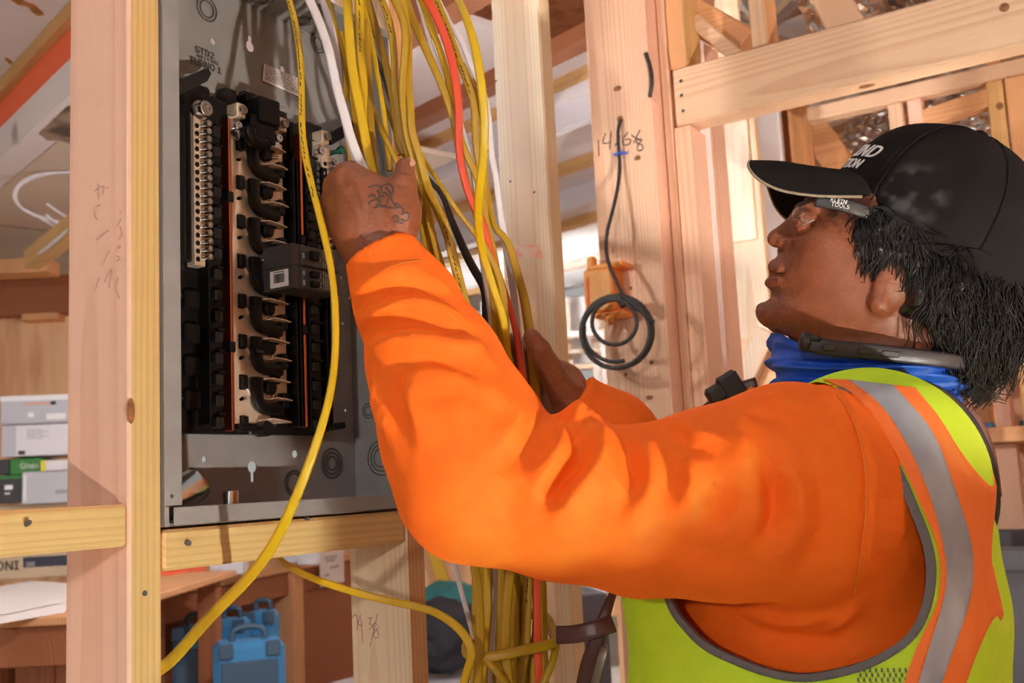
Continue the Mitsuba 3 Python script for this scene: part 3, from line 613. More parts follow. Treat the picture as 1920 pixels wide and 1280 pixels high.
# black interior
YB = .055
def P(x, y, yy=YB): return on(x, y, 1, yy)
base = add('insulating_base', bx((.106, .058, 1.366), (.334, BD - .002, 1.742), .003), 'black_plastic', parent=ep)
for i, (a, b_, z0, z1) in enumerate(((.107, .150, 1.742, 1.756), (.150, .176, 1.742, 1.748), (.205, .236, 1.742, 1.770), (.276, .300, 1.742, 1.752), (.300, .334, 1.742, 1.760))):
    add('base_rib', bx((a, .052, z0 - .03), (b_, BD - .003, z1), .003), 'black_plastic', parent=ep)
for i, (a, y0, z0, z1) in enumerate(((.178, .060, 1.742, 1.768), (.212, .064, 1.742, 1.775), (.238, .062, 1.742, 1.768), (.262, .062, 1.742, 1.765))):
    add('base_tab', bx((a, y0, z0), (a + .018, BD - .003, z1), .001), 'dark_plastic', parent=ep)
add('base_seam', bx((.106, .0573, 1.402), (.334, .0585, 1.4035)), 'groove', parent=ep); add('base_seam', bx((.106, .0573, 1.512), (.160, .0585, 1.5135)), 'groove', parent=ep)
# side rails with breaker hooks
for xa, xb in ((.137, .158), (.286, .314)):
    rail = add('breaker_rail', bx((xa, .046, 1.372), (xb, .058, 1.735), .002), 'black_plastic', parent=ep)
    for k in range(15):
        z = 1.70 - .0231 * k
        add('hook', bx((xa + .002, .036, z - .006), (xa + .013, .0465, z + .006), .0015), 'dark_plastic', parent=rail)
        add('hook', bx((xa + .010, .041, z + .008), (xb - .002, .0465, z + .011), .0008), 'black_plastic', parent=rail)
for xx in (.266, .272, .287, .318, .324):
    add('base_fin', bx((xx, .040, 1.374), (xx + .002, .0585, 1.70), .0005), 'black_plastic', parent=ep)
for xx in (.108, .133): add('base_fin', bx((xx, .040, 1.374 if xx > .12 else 1.55), (xx + .002, .0585, 1.725), .0005), 'black_plastic', parent=ep)
for z0 in np.arange(1.39, 1.53, .036): add('base_boss', bx((.112, .050, z0), (.131, .0585, z0 + .022), .002), 'black_plastic', parent=ep)
# copper bars
for xx, z0, z1 in ((.1655, 1.368, 1.722), (.2795, 1.374, 1.733)):
    cb = add('copper_bar', bx((xx - .0019, .040, z0), (xx + .0019, .053, z1), .0005), 'copper', parent=ep)
    for z in ((1.63, 1.46) if xx < .2 else (1.60, 1.49)): add('bar_clip', bx((xx - .0045, .038, z - .006), (xx + .0035, .056, z + .006), .001), 'black_plastic', parent=cb)
# bus plate: punched metal
BX0, BX1, BZ0, BZ1 = .1775, .2585, 1.377, 1.716
pl = sbox(BX0, BZ0, BX1 - .0, BZ1).difference(sbox(.240, BZ0 - .01, .27, BZ0 + .022))
pitch, zs = .0461, [1.700 - .0461 * k for k in range(8)]
pl = pl.difference(unary_union([sbox(.1845, z - .0085, .1945, z + .0085) for z in zs]))
for z in zs[::1]: pl = pl.difference(affinity.rotate(affinity.scale(Point(.1895, z - .0185).buffer(1, 8), .0052, .0022), 20))
bus = add('bus_plate', extrude(pl, V(0, .055, 0), X, Z, .004), 'tin', parent=ep)
def blade(xa, xb, z, tilt=0.):
    g = Polygon([(xa, 0), (xa + .003, .010), (xa + .010, .012), (xb - .010, .016), (xb, .014), (xb, .007), (xb - .005, .0)]).buffer(.0012)
    m = extrude(g, V(0, .051, z), X, -Y, .0014)
    v = m.vertices; v[:, 2] += (v[:, 0] - xa) * tilt + .002 * np.sin((v[:, 0] - xa) / (xb - xa) * 5); return m
for k, z in enumerate(zs):
    zf = z + .004
    add('stab', blade(.213, .249, zf), 'tin', parent=bus)
    add('slot_block', bx((.1855, .046, z - .0075), (.1940, .056, z + .0075), .001), 'black_plastic', parent=bus)
    if k < 7:
        add('stab', blade(.221, .252, zf - .0225, .05), 'tin', parent=bus)
        u = spline([(.2065, .046, zf + .002), (.2065, .046, zf - .020), (.2085, .046, zf - .027), (.217, .046, zf - .0325), (.244, .046, zf - .0335)], 26)
        add('insulator', tube(u, .0048, 12, flat=.0075, wide=unit(V(.7, 0, .7)) if False else None), 'black_plastic', 40, parent=bus)
        add('insulator', cat_mesh([lathe([(0, 0), (.0085, 0), (.0085, .008), (.006, .0105), (0, .011)], V(.228, .053, zf - .0085), -Y, 18), bx((.208, .043, zf - .0045), (.240, .053, zf - .0012), .001), bx((.2425, .040, zf - .033), (.2520, .053, zf - .0145), .0012),
                                     bx((.231, .049, zf - .046), (.2475, .054, zf - .033), .001)]), 'black_plastic', parent=bus)
        add('rivet', lathe([(0, 0), (.0032, 0), (.0028, .0012), (0, .0018)], V(.236, .0508, zf - .0185), -Y, 12), 'steel', True, parent=bus)
    add('rivet', hull([V(.1985, .0508, z - .0105) + d for d in (X * .004 - Z * .004, X * .002 - Z * .005, -X * .003 + Z * .004, -X * .001 + Z * .005)] + [V(.1985, .0488, z - .0105) + d * .7 for d in (X * .004 - Z * .004, X * .002 - Z * .005, -X * .003 + Z * .004, -X * .001 + Z * .005)]), 'steel', parent=bus)
for c_, r_ in ((P(486, 805, .05), .0085), (P(487, 655, .035), .006)): add('tube_post', cat_mesh([tube([c_, c_ - Y * .014], r_, 18)]), 'black_plastic', 40, parent=ep)
add('base_crossbar', bx(P(452, 808, .045), P(508, 796, .058), .003), 'black_plastic', parent=ep)
# neutral bars with their screws
def screw(o, r, L, parent, mat='steel', ax=-Y):
    m = lathe([(0, 0), (r * .72, 0), (r * .72, L * .55), (r, L * .6), (r, L * .95), (r * .9, L), (r * .55, L), (r * .5, L * .86), (0, L * .86)], o, ax, 12)
    return add('screw', m, mat, 35, parent=parent)
def neutral(xa, xb, z0, z1, n, zs0, zs1):
    nb = add('neutral_bar', bx((xa, .042, z0), (xb, .056, z1), .001), 'tin', parent=ep)
    add('bar_cover', bx((xa - .010, .046, z0 + .004), (xa - .0005, .056, z1 - .012), .001), 'dark_plastic', parent=nb)
    for z in np.linspace(zs0, zs1, n):
        screw(V(xb - .004, .0425, z), .0040, .013, nb); add('wire_hole', cyl(V(xa + .0035, .0425, z - .002), V(xa + .0035, .0412, z - .002), .0028, 10), 'black_plastic', parent=nb)
        add('wire_hole', bx((xa - .008, .0452, z - .0028), (xa - .003, .0462, z + .0024), .0004), 'groove', parent=nb)
    return nb
n1_ = neutral(.1165, .1310, 1.545, 1.722, 18, 1.703, 1.554)
q = P(358, 215, .040); screw(V(.1245, .044, 1.7195), .0088, .014, n1_); add('washer', cyl(V(.1245, .0435, 1.7195), V(.1245, .0405, 1.7195), .0112, 20), 'steel', 30, parent=n1_)
n2_ = neutral(.3205, .3345, 1.588, 1.728, 14, 1.708, 1.598)
# lugs
def lug(x, y, bx_, by_, parent=ep):
    c = P(x, y, .035)
    lg = add('lug', bx(c - V(.0065, .0, .0085), c + V(.0065, .02, .0085), .001), 'tin', parent=parent)
    screw(c - Y * .0 + V(0, .002, 0), .0052, .007, lg, 'dull_steel')
    b = P(bx_, by_, .044); pts = [(b + V(-.008, 0, -.010)), (b + V(.008, 0, -.010)), (b + V(.008, 0, .012)), (b + V(-.008, 0, .012))]
    add('bracket', bx(b - V(.0085, -.0005, .0125), b + V(.0085, .004, .0125), .001), 'steel', parent=lg)
    add('bracket', hull([b + V(-.006, .0, .012), b + V(.006, .0, .012), b + V(-.006, .004, .012), b + V(.006, .004, .012), c + V(-.0055, .016, -.0085), c + V(.0055, .016, -.0085), c + V(-.0055, .02, -.0075), c + V(.0055, .02, -.0075)]), 'steel', parent=lg)
    screw(b + Y * .001, .0052, .009, lg)
    return lg
lug(453, 207, 440, 238); lug(531, 233, 516, 261); lug(611, 257, 596, 284)
add('loop_shackle', tube(spline([P(467, 238, .03), P(470, 258, .03), P(482, 268, .03), P(500, 270, .03)], 20), .0075, 14), 'black_plastic', True, parent=ep)
add('base_block', bx(P(472, 258, .034), P(500, 232, .05), .002), 'black_plastic', parent=ep); add('base_block', bx(P(488, 226, .03), P(498, 200, .055), .002), 'black_plastic', parent=ep)
for (x0, y0, x1, y1) in ((430, 252, 446, 247), (505, 296, 520, 281)): add('wire_rest', tube([P(x0, y0, .046), P(x1, y1 + 14, .046)], .0022, 8), 'steel', True, parent=ep)
a_, b_ = P(615, 262, .05), on(664, 236, 0, PX1 - .004)
x_, y_, z_ = frame(b_ - a_); add('bonding_strap', obb((a_ + b_) / 2, x_, y_, z_, (.004, .007, np.linalg.norm(b_ - a_) / 2), .001), 'black_plastic', parent=ep)
add('earth_screw', cyl(P(612, 290, .045), P(640, 281, .045), .003, 10), 'green_screw', True, parent=ep); add('earth_screw', cyl(P(636, 283, .045), P(641, 280, .045), .005, 10), 'green_screw', True, parent=ep)
add('strut', hull([P(x, y, yy) for (x, y, yy) in ((334, 150, .012), (334, 180, .012), (388, 127, .05), (396, 138, .055), (389, 152, .05), (334, 152, .024), (334, 178, .024), (392, 131, .058))]), 'black_plastic', parent=ep)
add('stub', cyl(P(606, 803, .06), P(644, 797, .06), .0042, 12), 'black_plastic', True, parent=ep)
# ------------------------------------------------------------------ two breakers clipped side by side
bsdf('breaker_black', srgb(50, 48, 46), .45)
def breaker(z0, z1, lab, halves, barcode):
    t = thing('circuit_breaker', lab, 'breaker')
    x0, x1, yf = .2150, .2925, -.004
    body = extrude(Polygon([(x0, yf), (x1, yf), (x1, .045), (x1 - .012, .045), (x1 - .016, .034), (x0 + .014, .034), (x0 + .010, .050), (x0 - .0, .050)]), V(0, 0, z0), X, Y, z1 - z0)
    add('case', body, 'breaker_black', parent=t)
    add('face_step', bx((x0 + .013, yf - .003, z0 + .001), (x1 - .003, yf + .001, z1 - .001), .001), 'breaker_black', parent=t)
    for a, b in halves:
        add('toggle', bx((x0 + .025, yf - .009, a + .0015), (x0 + .037, yf - .002, b - .0015), .0012), 'black_plastic', parent=t)
        add('lettering', lettering('ON', .0028, V(x0 + .0165, yf - .0033, a + .0025), Z, -X, .0003), 'print_white', parent=t)
        add('lettering', lettering('20', .0036, V(x0 + .0425, yf - .0033, a + .002), Z, -X, .0003), 'print_white', parent=t)
    rr = np.random.default_rng(int(z0 * 1e5)); lines = []
    for i in range(6):
        u = x0 + .047 + i * .0036; v = z0 + .003
        while v < z1 - .004: w_ = rr.uniform(.001, .004); lines.append(sbox(u, v, u + .0012, min(v + w_, z1 - .002))); v += w_ + .0008
    add('print', extrude(unary_union(lines), V(0, yf - .0031, 0), X, Z, .0003), 'print_grey', parent=t)
    if barcode:
        A = [on(x, y, 0, x0 - .0003) for x, y in ((507, 536), (541, 530))]; ya, yb = A[0][1], A[1][1]
        g = add('label_sticker', bx((x0 - .0006, min(ya, yb), z0 + .003), (x0 - .0001, max(ya, yb), z1 - .0035)), 'paper', parent=t, label='white barcode sticker')
        u = min(ya, yb) + .006
        while u < max(ya, yb) - .006:
            w_ = rr.uniform(.0004, .0014); add_b.append(bx((x0 - .0009, u, z0 + .008), (x0 - .0005, u + w_, z1 - .0075))); u += w_ + rr.uniform(.0004, .001)
        add_b.append(bx((x0 - .0009, min(ya, yb) + .006, z1 - .0060), (x0 - .0005, max(ya, yb) - .006, z1 - .0052)))
        add('barcode', cat_mesh(add_b), 'ink', parent=g)
add_b = []
breaker(1.5535, 1.5785, 'upper single-handle breaker clipped on the bus', ((1.5600, 1.5740),), False)
breaker(1.5270, 1.5530, 'lower twin breaker with white barcode sticker', ((1.5285, 1.5385), (1.5400, 1.5505)), True)
# ------------------------------------------------------------------ conduit fittings lying in the box
cf = thing('conduit_connector', 'large steel conduit connector lying in the lower left panel corner', 'conduit fitting')
p0, p1 = V(.087, .046, 1.2955), V(.116, .036, 1.3160); ax = unit(p1 - p0)
add('body', lathe([(0, 0), (.0172, 0), (.0180, .002), (.0180, .032), (.0172, .035), (.0150, .035), (.0145, .010), (0, .010)], p0, ax, 32), 'steel', 30, parent=cf)
add('locknut', lathe([(.010, -.014), (.0150, -.014), (.0150, -.004), (.0205, -.003), (.0205, .002), (.012, .002), (.010, -.014)], p0, ax, 24), 'dull_steel', 30, parent=cf)
cc = thing('conduit_coupling', 'small steel coupling standing on the panel floor', 'conduit fitting')
b0 = on(433, 948, 1, .032); b0[2] = PZ0 + TH + .0004
add('body', lathe([(0, 0), (.0082, 0), (.0086, .0006), (.0086, .0102), (.0080, .0108), (.0080, .0122), (.0086, .0128), (.0086, .0272), (.0082, .028), (.0072, .028), (.0072, .016), (0, .016)], b0, Z, 28), 'steel', 30, parent=cc)

# ------------------------------------------------------------------ writing on the wood, switch box, black cable
def hand(lines, o, ax, ay, sx, sy, w=.0015): return stroke([[(x * sx, y * sy) for x, y in l] for l in lines], w, o, ax, ay, .0003)
PEN = bsdf('pen', srgb(40, 34, 34), .6)
bsdf('pencil_grey', srgb(172, 136, 124), .7)
def on_line(pts, ax, v): return [on(x, y, ax, v) for x, y in pts]
def scrawl(lines, ax, v, w, mat, parent, out):
    """Handwriting given by its strokes on the plane coordinate[ax] = v."""
    ms = []
    for l in lines:
        p = np.array(on_line(l, ax, v)); ms.append(tube(spline(p, max(4, 4 * len(p))) + out, w, 5))
    add('handwriting', cat_mesh(ms), mat, parent=parent)
# 14 6x8 on the post
scrawl([[(1122, 262), (1123, 292)], [(1136, 250), (1131, 268), (1146, 266)], [(1146, 246), (1143, 280)],
        [(1158, 256), (1161, 271)], [(1164, 254), (1153, 274)],
        [(1178, 248), (1169, 260), (1170, 271), (1180, 270), (1182, 262), (1172, 262)], [(1184, 254), (1200, 263)], [(1200, 244), (1188, 268)],
        [(1204, 262), (1195, 262), (1194, 268), (1204, 272), (1205, 280), (1196, 281), (1196, 274), (1204, 262)]], 0, 1.25, .0011, 'pen', post, -X * .0003)
# 14 3/8 on the stud under the panel
x2 = .4085
scrawl([[(660, 1157), (668, 1152), (670, 1180)], [(676, 1153), (672, 1170), (680, 1172)], [(677, 1158), (680, 1205)], [(690, 1160), (697, 1158), (693, 1168), (698, 1172), (692, 1180)], [(708, 1150), (694, 1212)], [(708, 1172), (702, 1168), (700, 1178), (709, 1184), (706, 1196), (701, 1190), (710, 1176)]], 0, x2, .0006, 'pencil_grey', s2, -X * .0002)
# faint scrawl on the pink side of the left stud
scrawl([[(180, 545), (188, 520)], [(192, 500), (206, 470)], [(197, 530), (210, 505), (206, 540)], [(183, 412), (178, 402), (180, 390), (188, 384)], [(178, 358), (195, 350), (193, 366)], [(185, 345), (186, 372)], [(199, 352), (203, 352)],
        [(182, 450), (204, 432)], [(222, 470), (226, 462), (220, 462)], [(224, 450), (229, 440), (226, 425)], [(222, 425), (228, 410)], [(226, 402), (229, 395)], [(224, 560), (219, 540), (222, 520)], [(220, 490), (225, 485), (220, 480)]], 0, 0.0, .0006, 'pencil_grey', s1, -X * .0002)
for q, ax, v, par, r in (((271, 1112), 1, 0, s1, .0026),): add('nail_head', extrude(Point(0, 0).buffer(r, 8), on(*q, ax, v) - Y * .0002, X, Z, .0004), 'groove', parent=par)
knot(on(245, 770, 1, 0) - Y * .0002, X, Z, .004, .012, s1)
add('nail', cat_mesh([cyl(on(50, 984, 1, 0) + Y * .002, on(47, 979, 1, 0) - Y * .006, .0022, 10)]), 'groove', parent='blocking')
add('nail', cat_mesh([cyl(on(351, 1016, 1, 0) + Y * .002, on(349, 1018, 1, 0) - Y * .004, .0028, 10)]), 'groove', parent='blocking_001')
add('nail', cat_mesh([cyl(on(575, 972, 1, 0) + Y * .002, on(575, 972, 1, 0) - Y * .002, .002, 10)]), 'groove', parent='blocking_001')
for q in ((930, 152), (957, 340), (1002, 360)): add('nail_head', extrude(Point(0, 0).buffer(.0018, 6), on(*q, 0, .8128) - X * .0002, -Y, Z, .0004), 'groove', parent=s3)
for q in ((1235, 95), (1246, 240), (1264, 465)): add('nail_head', extrude(Point(0, 0).buffer(.003, 6), on(*q, 1, 0) - Y * .0002, X, Z, .0004), 'groove', parent=post)
for q, rx, rz in (((1158, 166), .012, .008), ((1196, 296), .010, .007), ((1183, 540), .004, .006), ((1174, 702), .004, .005), ((1218, 745), .011, .006), ((1222, 680), .004, .004)): knot(on(*q, 0, 1.25) - X * .0002, -Y, Z, rx * .7, rz * .7, post)
knot(on(1163, 224, 0, 1.25) - X * .0003, -Y, Z, .0065, .0085, post)
# red paint smear on the pale stud
bsdf('red_smear', proc(lambda p, n, uv: mix(srgb(238, 196, 168), srgb(240, 150, 120), smoothstep(.35, .7, fbm(p.x * 60, p.y * 60, p.z * 60, 3)))), .6)
qs = [on(x, y, 0, .8128 - .0003) for x, y in ((955, 458), (1012, 460), (1020, 486), (962, 480))]
add('paint_smear', hull(qs + [q - X * .0002 for q in qs]), 'red_smear', parent=s3)
# orange plastic switch box on the post edge
sw = thing('switch_box', 'orange plastic switch box nailed to the thick post', 'electrical box')
def oq(x, y, xx=1.19): return on(x, y, 0, xx)
c0, c1 = oq(1088, 505), oq(1146, 580)
yA, yB, zA, zB = c0[1], c1[1], c1[2], c0[2]
for nm, lo, hi in (('body', (1.20, yB, zA), (1.255, yA, zB)), ('flange', (1.196, yB - .028, zB - .004), (1.245, yA - .01, zB + .006)), ('flange', (1.196, yB - .022, zA - .012), (1.245, yA - .02, zA - .002)),
                   ('rib', (1.1975, yA - .012, zA + .012), (1.201, yA - .006, zB - .012)), ('tab', (1.20, yA - .024, zB + .002), (1.22, yA - .010, zB + .026)), ('clip', (1.197, yB - .001, zA + .014), (1.2045, yB + .026, zB - .008))):
    add(nm, bx(lo, hi, .003), 'box_orange', parent=sw)
add('nail_boss', cyl(V(1.198, yB + .012, zA - .012), V(1.198, yB + .004, zA - .026), .007, 12), 'box_orange', True, parent=sw)
add('slot', bx((1.1968, yA - .0115, zA + .016), (1.198, yA - .007, zB - .02)), 'orange_paint', parent=sw)
# black cable from the hole in the post to its coil
bc = thing('black_cable', 'thin black cable hanging from the post, coiled over the orange box', 'cable')
cx = 1.175
def cq(x, y, xx=cx): return on(x, y, 0, xx)
pts = [on(1163, 226, 0, 1.275), cq(1163, 228, 1.246), cq(1159, 245, 1.236), cq(1161, 290, 1.236), cq(1161, 330, 1.23), cq(1150, 390, 1.20), cq(1138, 440, cx), cq(1138, 480, cx), cq(1150, 515, cx - .01), cq(1168, 555, cx - .012)]
add('drop', tube(spline(pts, 60), .0036, 10), 'rubber', True, parent=bc)
def loop(cx_, cy_, rx, ry, ph, a0, a1, n, dx, w=.0036):
    a = np.linspace(a0, a1, n); return [cq(cx_ + rx * math.cos(t) * math.cos(ph) - ry * math.sin(t) * math.sin(ph), cy_ + rx * math.cos(t) * math.sin(ph) + ry * math.sin(t) * math.cos(ph), cx - dx - .0) for t in a]
pi = math.pi
add('coil', tube(spline(np.array(loop(1157, 622, 67, 68, .2, -1.3, 5.2, 26, .012)), 90), .0042, 10), 'rubber', True, parent=bc)
add('coil', tube(spline(np.array(loop(1155, 624, 63, 66, .35, -1.6, 5.0, 26, .020)), 90), .0042, 10), 'rubber', True, parent=bc)
add('coil', tube(spline(np.array(loop(1152, 604, 42, 42, .1, -1.4, 5.0, 24, .028)), 80), .0038, 10), 'rubber', True, parent=bc)
add('coil', tube(spline(np.array(loop(1155, 620, 60, 58, -.3, 1.6, 3.6, 12, .016)), 40), .0038, 10), 'rubber', True, parent=bc)
add('tail', tube(spline([cq(1168, 555, cx - .02), cq(1195, 578, cx - .022), cq(1226, 604, cx - .02)], 24), .0042, 10), 'rubber', True, parent=bc)
add('tape', tube([cq(1162, 556, cx - .02), cq(1172, 572, cx - .02)], .010, 12), 'rubber', True, parent=bc)
add('cable_staple', bx(on(1155, 291, 0, 1.2475), on(1171, 285, 0, 1.23), .002), 'blue_plastic', label='small blue staple holding the black cable to the post', cat='staple')
st_ = thing('dark_cable', 'black cable end bulging from the side of the post', 'cable')
add('run', tube(spline([on(1211, 100, 1, .004), on(1220, 130, 1, -.004), on(1222, 160, 1, -.004), on(1218, 182, 1, .004)], 24), .0042, 8), 'rubber', True, parent=st_)

# ------------------------------------------------------------------ the cables
def jack(name, c, c2, r=.42): return bsdf(name, proc(lambda p, n, uv: mix(srgb(*c), srgb(*c2), fbm(p.x * 30, p.y * 30, p.z * 8, 2))), r, specular=.5)
jack('sheath_yellow', (208, 168, 14), (186, 145, 12)); jack('sheath_ochre', (180, 141, 26), (158, 120, 20)); jack('sheath_white', (226, 216, 216), (206, 198, 204))
jack('sheath_red', (228, 84, 50), (206, 66, 40)); jack('sheath_black', (34, 36, 40), (26, 26, 30))
MATS = dict(y='sheath_yellow', o='sheath_ochre', w='sheath_white', r='sheath_red', k='sheath_black')
def cable(mat, label, pts, w, d, n=70, group=None, flat=.0024, print_=None, twist=0., sides=10, round_=False):
    """A flat sheathed cable through pixel points with visible width w (px) and depth d, each a number or a list along it."""
    pts = np.array(pts, float); m = len(pts); t = np.linspace(0, 1, m)
    def along(a): a = np.atleast_1d(np.asarray(a, float)); return np.interp(t, np.linspace(0, 1, len(a)), a)
    dd, ww = along(d), along(w)
    P3 = np.array([at(x, y, z) for (x, y), z in zip(pts, dd)]); r = ww / 2 * dd / F_PX
    if pts[0, 1] < 0: P3 = np.vstack([P3[0] + Z * .3 + (P3[0] - P3[1]) * V(.5, .5, 0), P3]); r = np.r_[r[0], r]; n = n + 8
    if pts[-1, 1] > 1285: P3 = np.vstack([P3, P3[-1] - Z * .3]); r = np.r_[r, r[-1]]; n = n + 8
    q = spline(np.column_stack([P3, r]), n); path, rad = q[:, :3], np.clip(q[:, 3], .0018, .0095)
    tg = np.gradient(path, axis=0); view = path - EYE
    side = np.cross(tg, view); side /= np.linalg.norm(side, axis=1, keepdims=True)
    nb = np.cross(side, tg); nb /= np.linalg.norm(nb, axis=1, keepdims=True)
    ang = .25 * np.sin(np.linspace(0, 5, n) + pts[0, 0]) + twist * np.linspace(0, 1, n)
    wide = side * np.cos(ang)[:, None] + nb * np.sin(ang)[:, None]
    k = thing('cable', label, 'cable', group)
    add('sheath', tube(path, rad, sides, flat=None if round_ else np.minimum(rad * .92, flat), wide=wide), MATS[mat], True, parent=k)
    if print_:
        rg = np.random.default_rng(int(pts[0, 0])); ms = []; i = print_[0]
        fl = np.minimum(rad * .92, flat)
        out = np.cross(wide, tg / np.linalg.norm(tg, axis=1, keepdims=True)); s = np.sign((out * -view).sum(1, keepdims=True)); out = out * s
        fine = np.linspace(0, n - 1, n * 8); I = lambda a: np.stack([np.interp(fine, np.arange(n), a[:, j]) for j in range(3)], 1)
        fp, fo, fw_ = I(path + out * fl[:, None]), I(out), I(wide); j = int(print_[0] * n * 8)
        while j < print_[1] * n * 8 - 6:
            L_ = int(rg.integers(2, 5)); a, b = fp[j], fp[min(j + L_, n * 8 - 1)]
            off = fw_[j] * .0006
            ms.append(tube([a - off, b + off * (1 if rg.random() < .5 else -1)], .00055, 4)); j += L_ + int(rg.integers(1, 3)) + (6 if rg.random() < .15 else 0)
        add('print', cat_mesh(ms), 'ink', parent=k)
    return k
# the lone cable swinging in front of the panel and down behind the left stud
cable('y', 'lone yellow cable curving in front of the open panel and down to the left stud',
      [(538, -30), (548, 20), (558, 70), (564, 125), (566, 190), (567, 250), (578, 320), (594, 385), (610, 450), (623, 520), (629, 600), (627, 680), (614, 760), (590, 840), (556, 930), (505, 1032), (440, 1110), (372, 1180), (303, 1252), (240, 1320)],
      [11, 12, 13, 12, 13, 14, 13, 14, 13, 14, 14, 16, 18, 20, 22, 23, 24, 25], [1.22, 1.2, 1.17, 1.14, 1.12, 1.10, 1.08, 1.06, 1.04, 1.02, 1.0, .98, .96, .95, .95, .985, 1.05, 1.12, 1.19, 1.25], 130, print_=(.04, .36), flat=.0034)
cable('y', 'yellow cable running from under the block across the pale stud to the bundle tie',
      [(505, 1030), (540, 1060), (590, 1085), (650, 1105), (720, 1124), (790, 1139), (830, 1155), (862, 1180), (880, 1206), (884, 1230), (868, 1290)], [11, 12, 13, 14, 14, 15, 16, 17, 17, 16, 15], [1.28, 1.2, 1.15, 1.13, 1.12, 1.12, 1.11, 1.10, 1.09, 1.09, 1.10], 80)
# white pair and yellow cables above the hand
H = 1.085
cable('w', 'front white cable going down into the left hand', [(572, -30), (585, 10), (601, 48), (619, 105), (632, 165), (646, 215), (657, 255), (672, 295), (694, 345), (715, 420)], [16, 17, 17, 17, 18, 18, 18, 18, 18], [1.16, 1.15, 1.13, 1.11, 1.10, 1.09, 1.085, 1.08, 1.08, 1.1])
cable('w', 'second white cable behind the front white one above the hand', [(600, -30), (612, 20), (622, 62), (633, 120), (640, 190), (655, 262), (672, 315), (690, 380)], [14, 15, 16, 14, 13, 14, 16, 16], [1.17, 1.16, 1.15, 1.13, 1.115, 1.10, 1.095, 1.1])
up = [('o', 'yellow cable edge along the right side of the white pair', [(608, -30), (618, 15), (634, 70), (650, 132), (660, 190), (668, 235), (684, 300), (700, 360)], 11, 1.14),
      ('y', 'thin yellow cable left of the white pair near the hand', [(640, 60), (645, 100), (648, 160), (646, 220), (655, 290), (662, 350)], 8, 1.15),
      ('y', 'broad yellow cable next to the white pair above the hand', [(650, -30), (653, 30), (657, 94), (664, 150), (674, 200), (690, 285), (704, 350)], 18, 1.10),
      ('y', 'broad yellow cable with black print above the hand', [(672, -30), (674, 30), (676, 94), (681, 160), (680, 215), (688, 285), (698, 350)], 17, 1.11),
      ('o', 'yellow cable between the printed one and the thumb', [(684, 40), (690, 120), (693, 185), (696, 240), (701, 300), (706, 360)], 14, 1.12),
      ('y', 'slim yellow cable right of the printed one above the hand', [(678, -30), (684, 20), (699, 90), (709, 150), (718, 200), (725, 262), (730, 320)], 10, 1.15),
      ('o', 'yellow cable slanting behind the slim one to the right', [(684, -30), (692, 10), (709, 67), (724, 125), (735, 180), (742, 230), (752, 290)], 14, 1.17),
      ('o', 'yellow cable slanting to the thumb tip', [(700, 200), (709, 230), (722, 258), (743, 302), (765, 350)], 10, 1.12),
      ('o', 'dark yellow cable passing behind the thumb tip', [(712, 160), (718, 190), (732, 222), (752, 275), (775, 340), (790, 420), (800, 500)], 9, 1.16)]
for m_, l_, p_, w_, d_ in up: cable(m_, l_, p_, w_, [d_ + .03, d_, d_ - .02], print_=(.42, .72) if 'print' in l_ and 'broad' in l_ else None)
cable('k', 'black cable behind the yellow ones, swinging down right to the sleeve', [(694, 70), (703, 105), (724, 150), (738, 200), (769, 262), (799, 330), (825, 360), (844, 405), (859, 442), (886, 500), (908, 540), (912, 580), (912, 660), (900, 780), (885, 920)], [8, 10, 12, 12, 10, 10, 14, 16, 17, 17, 16, 15], 1.22, 90, round_=True)
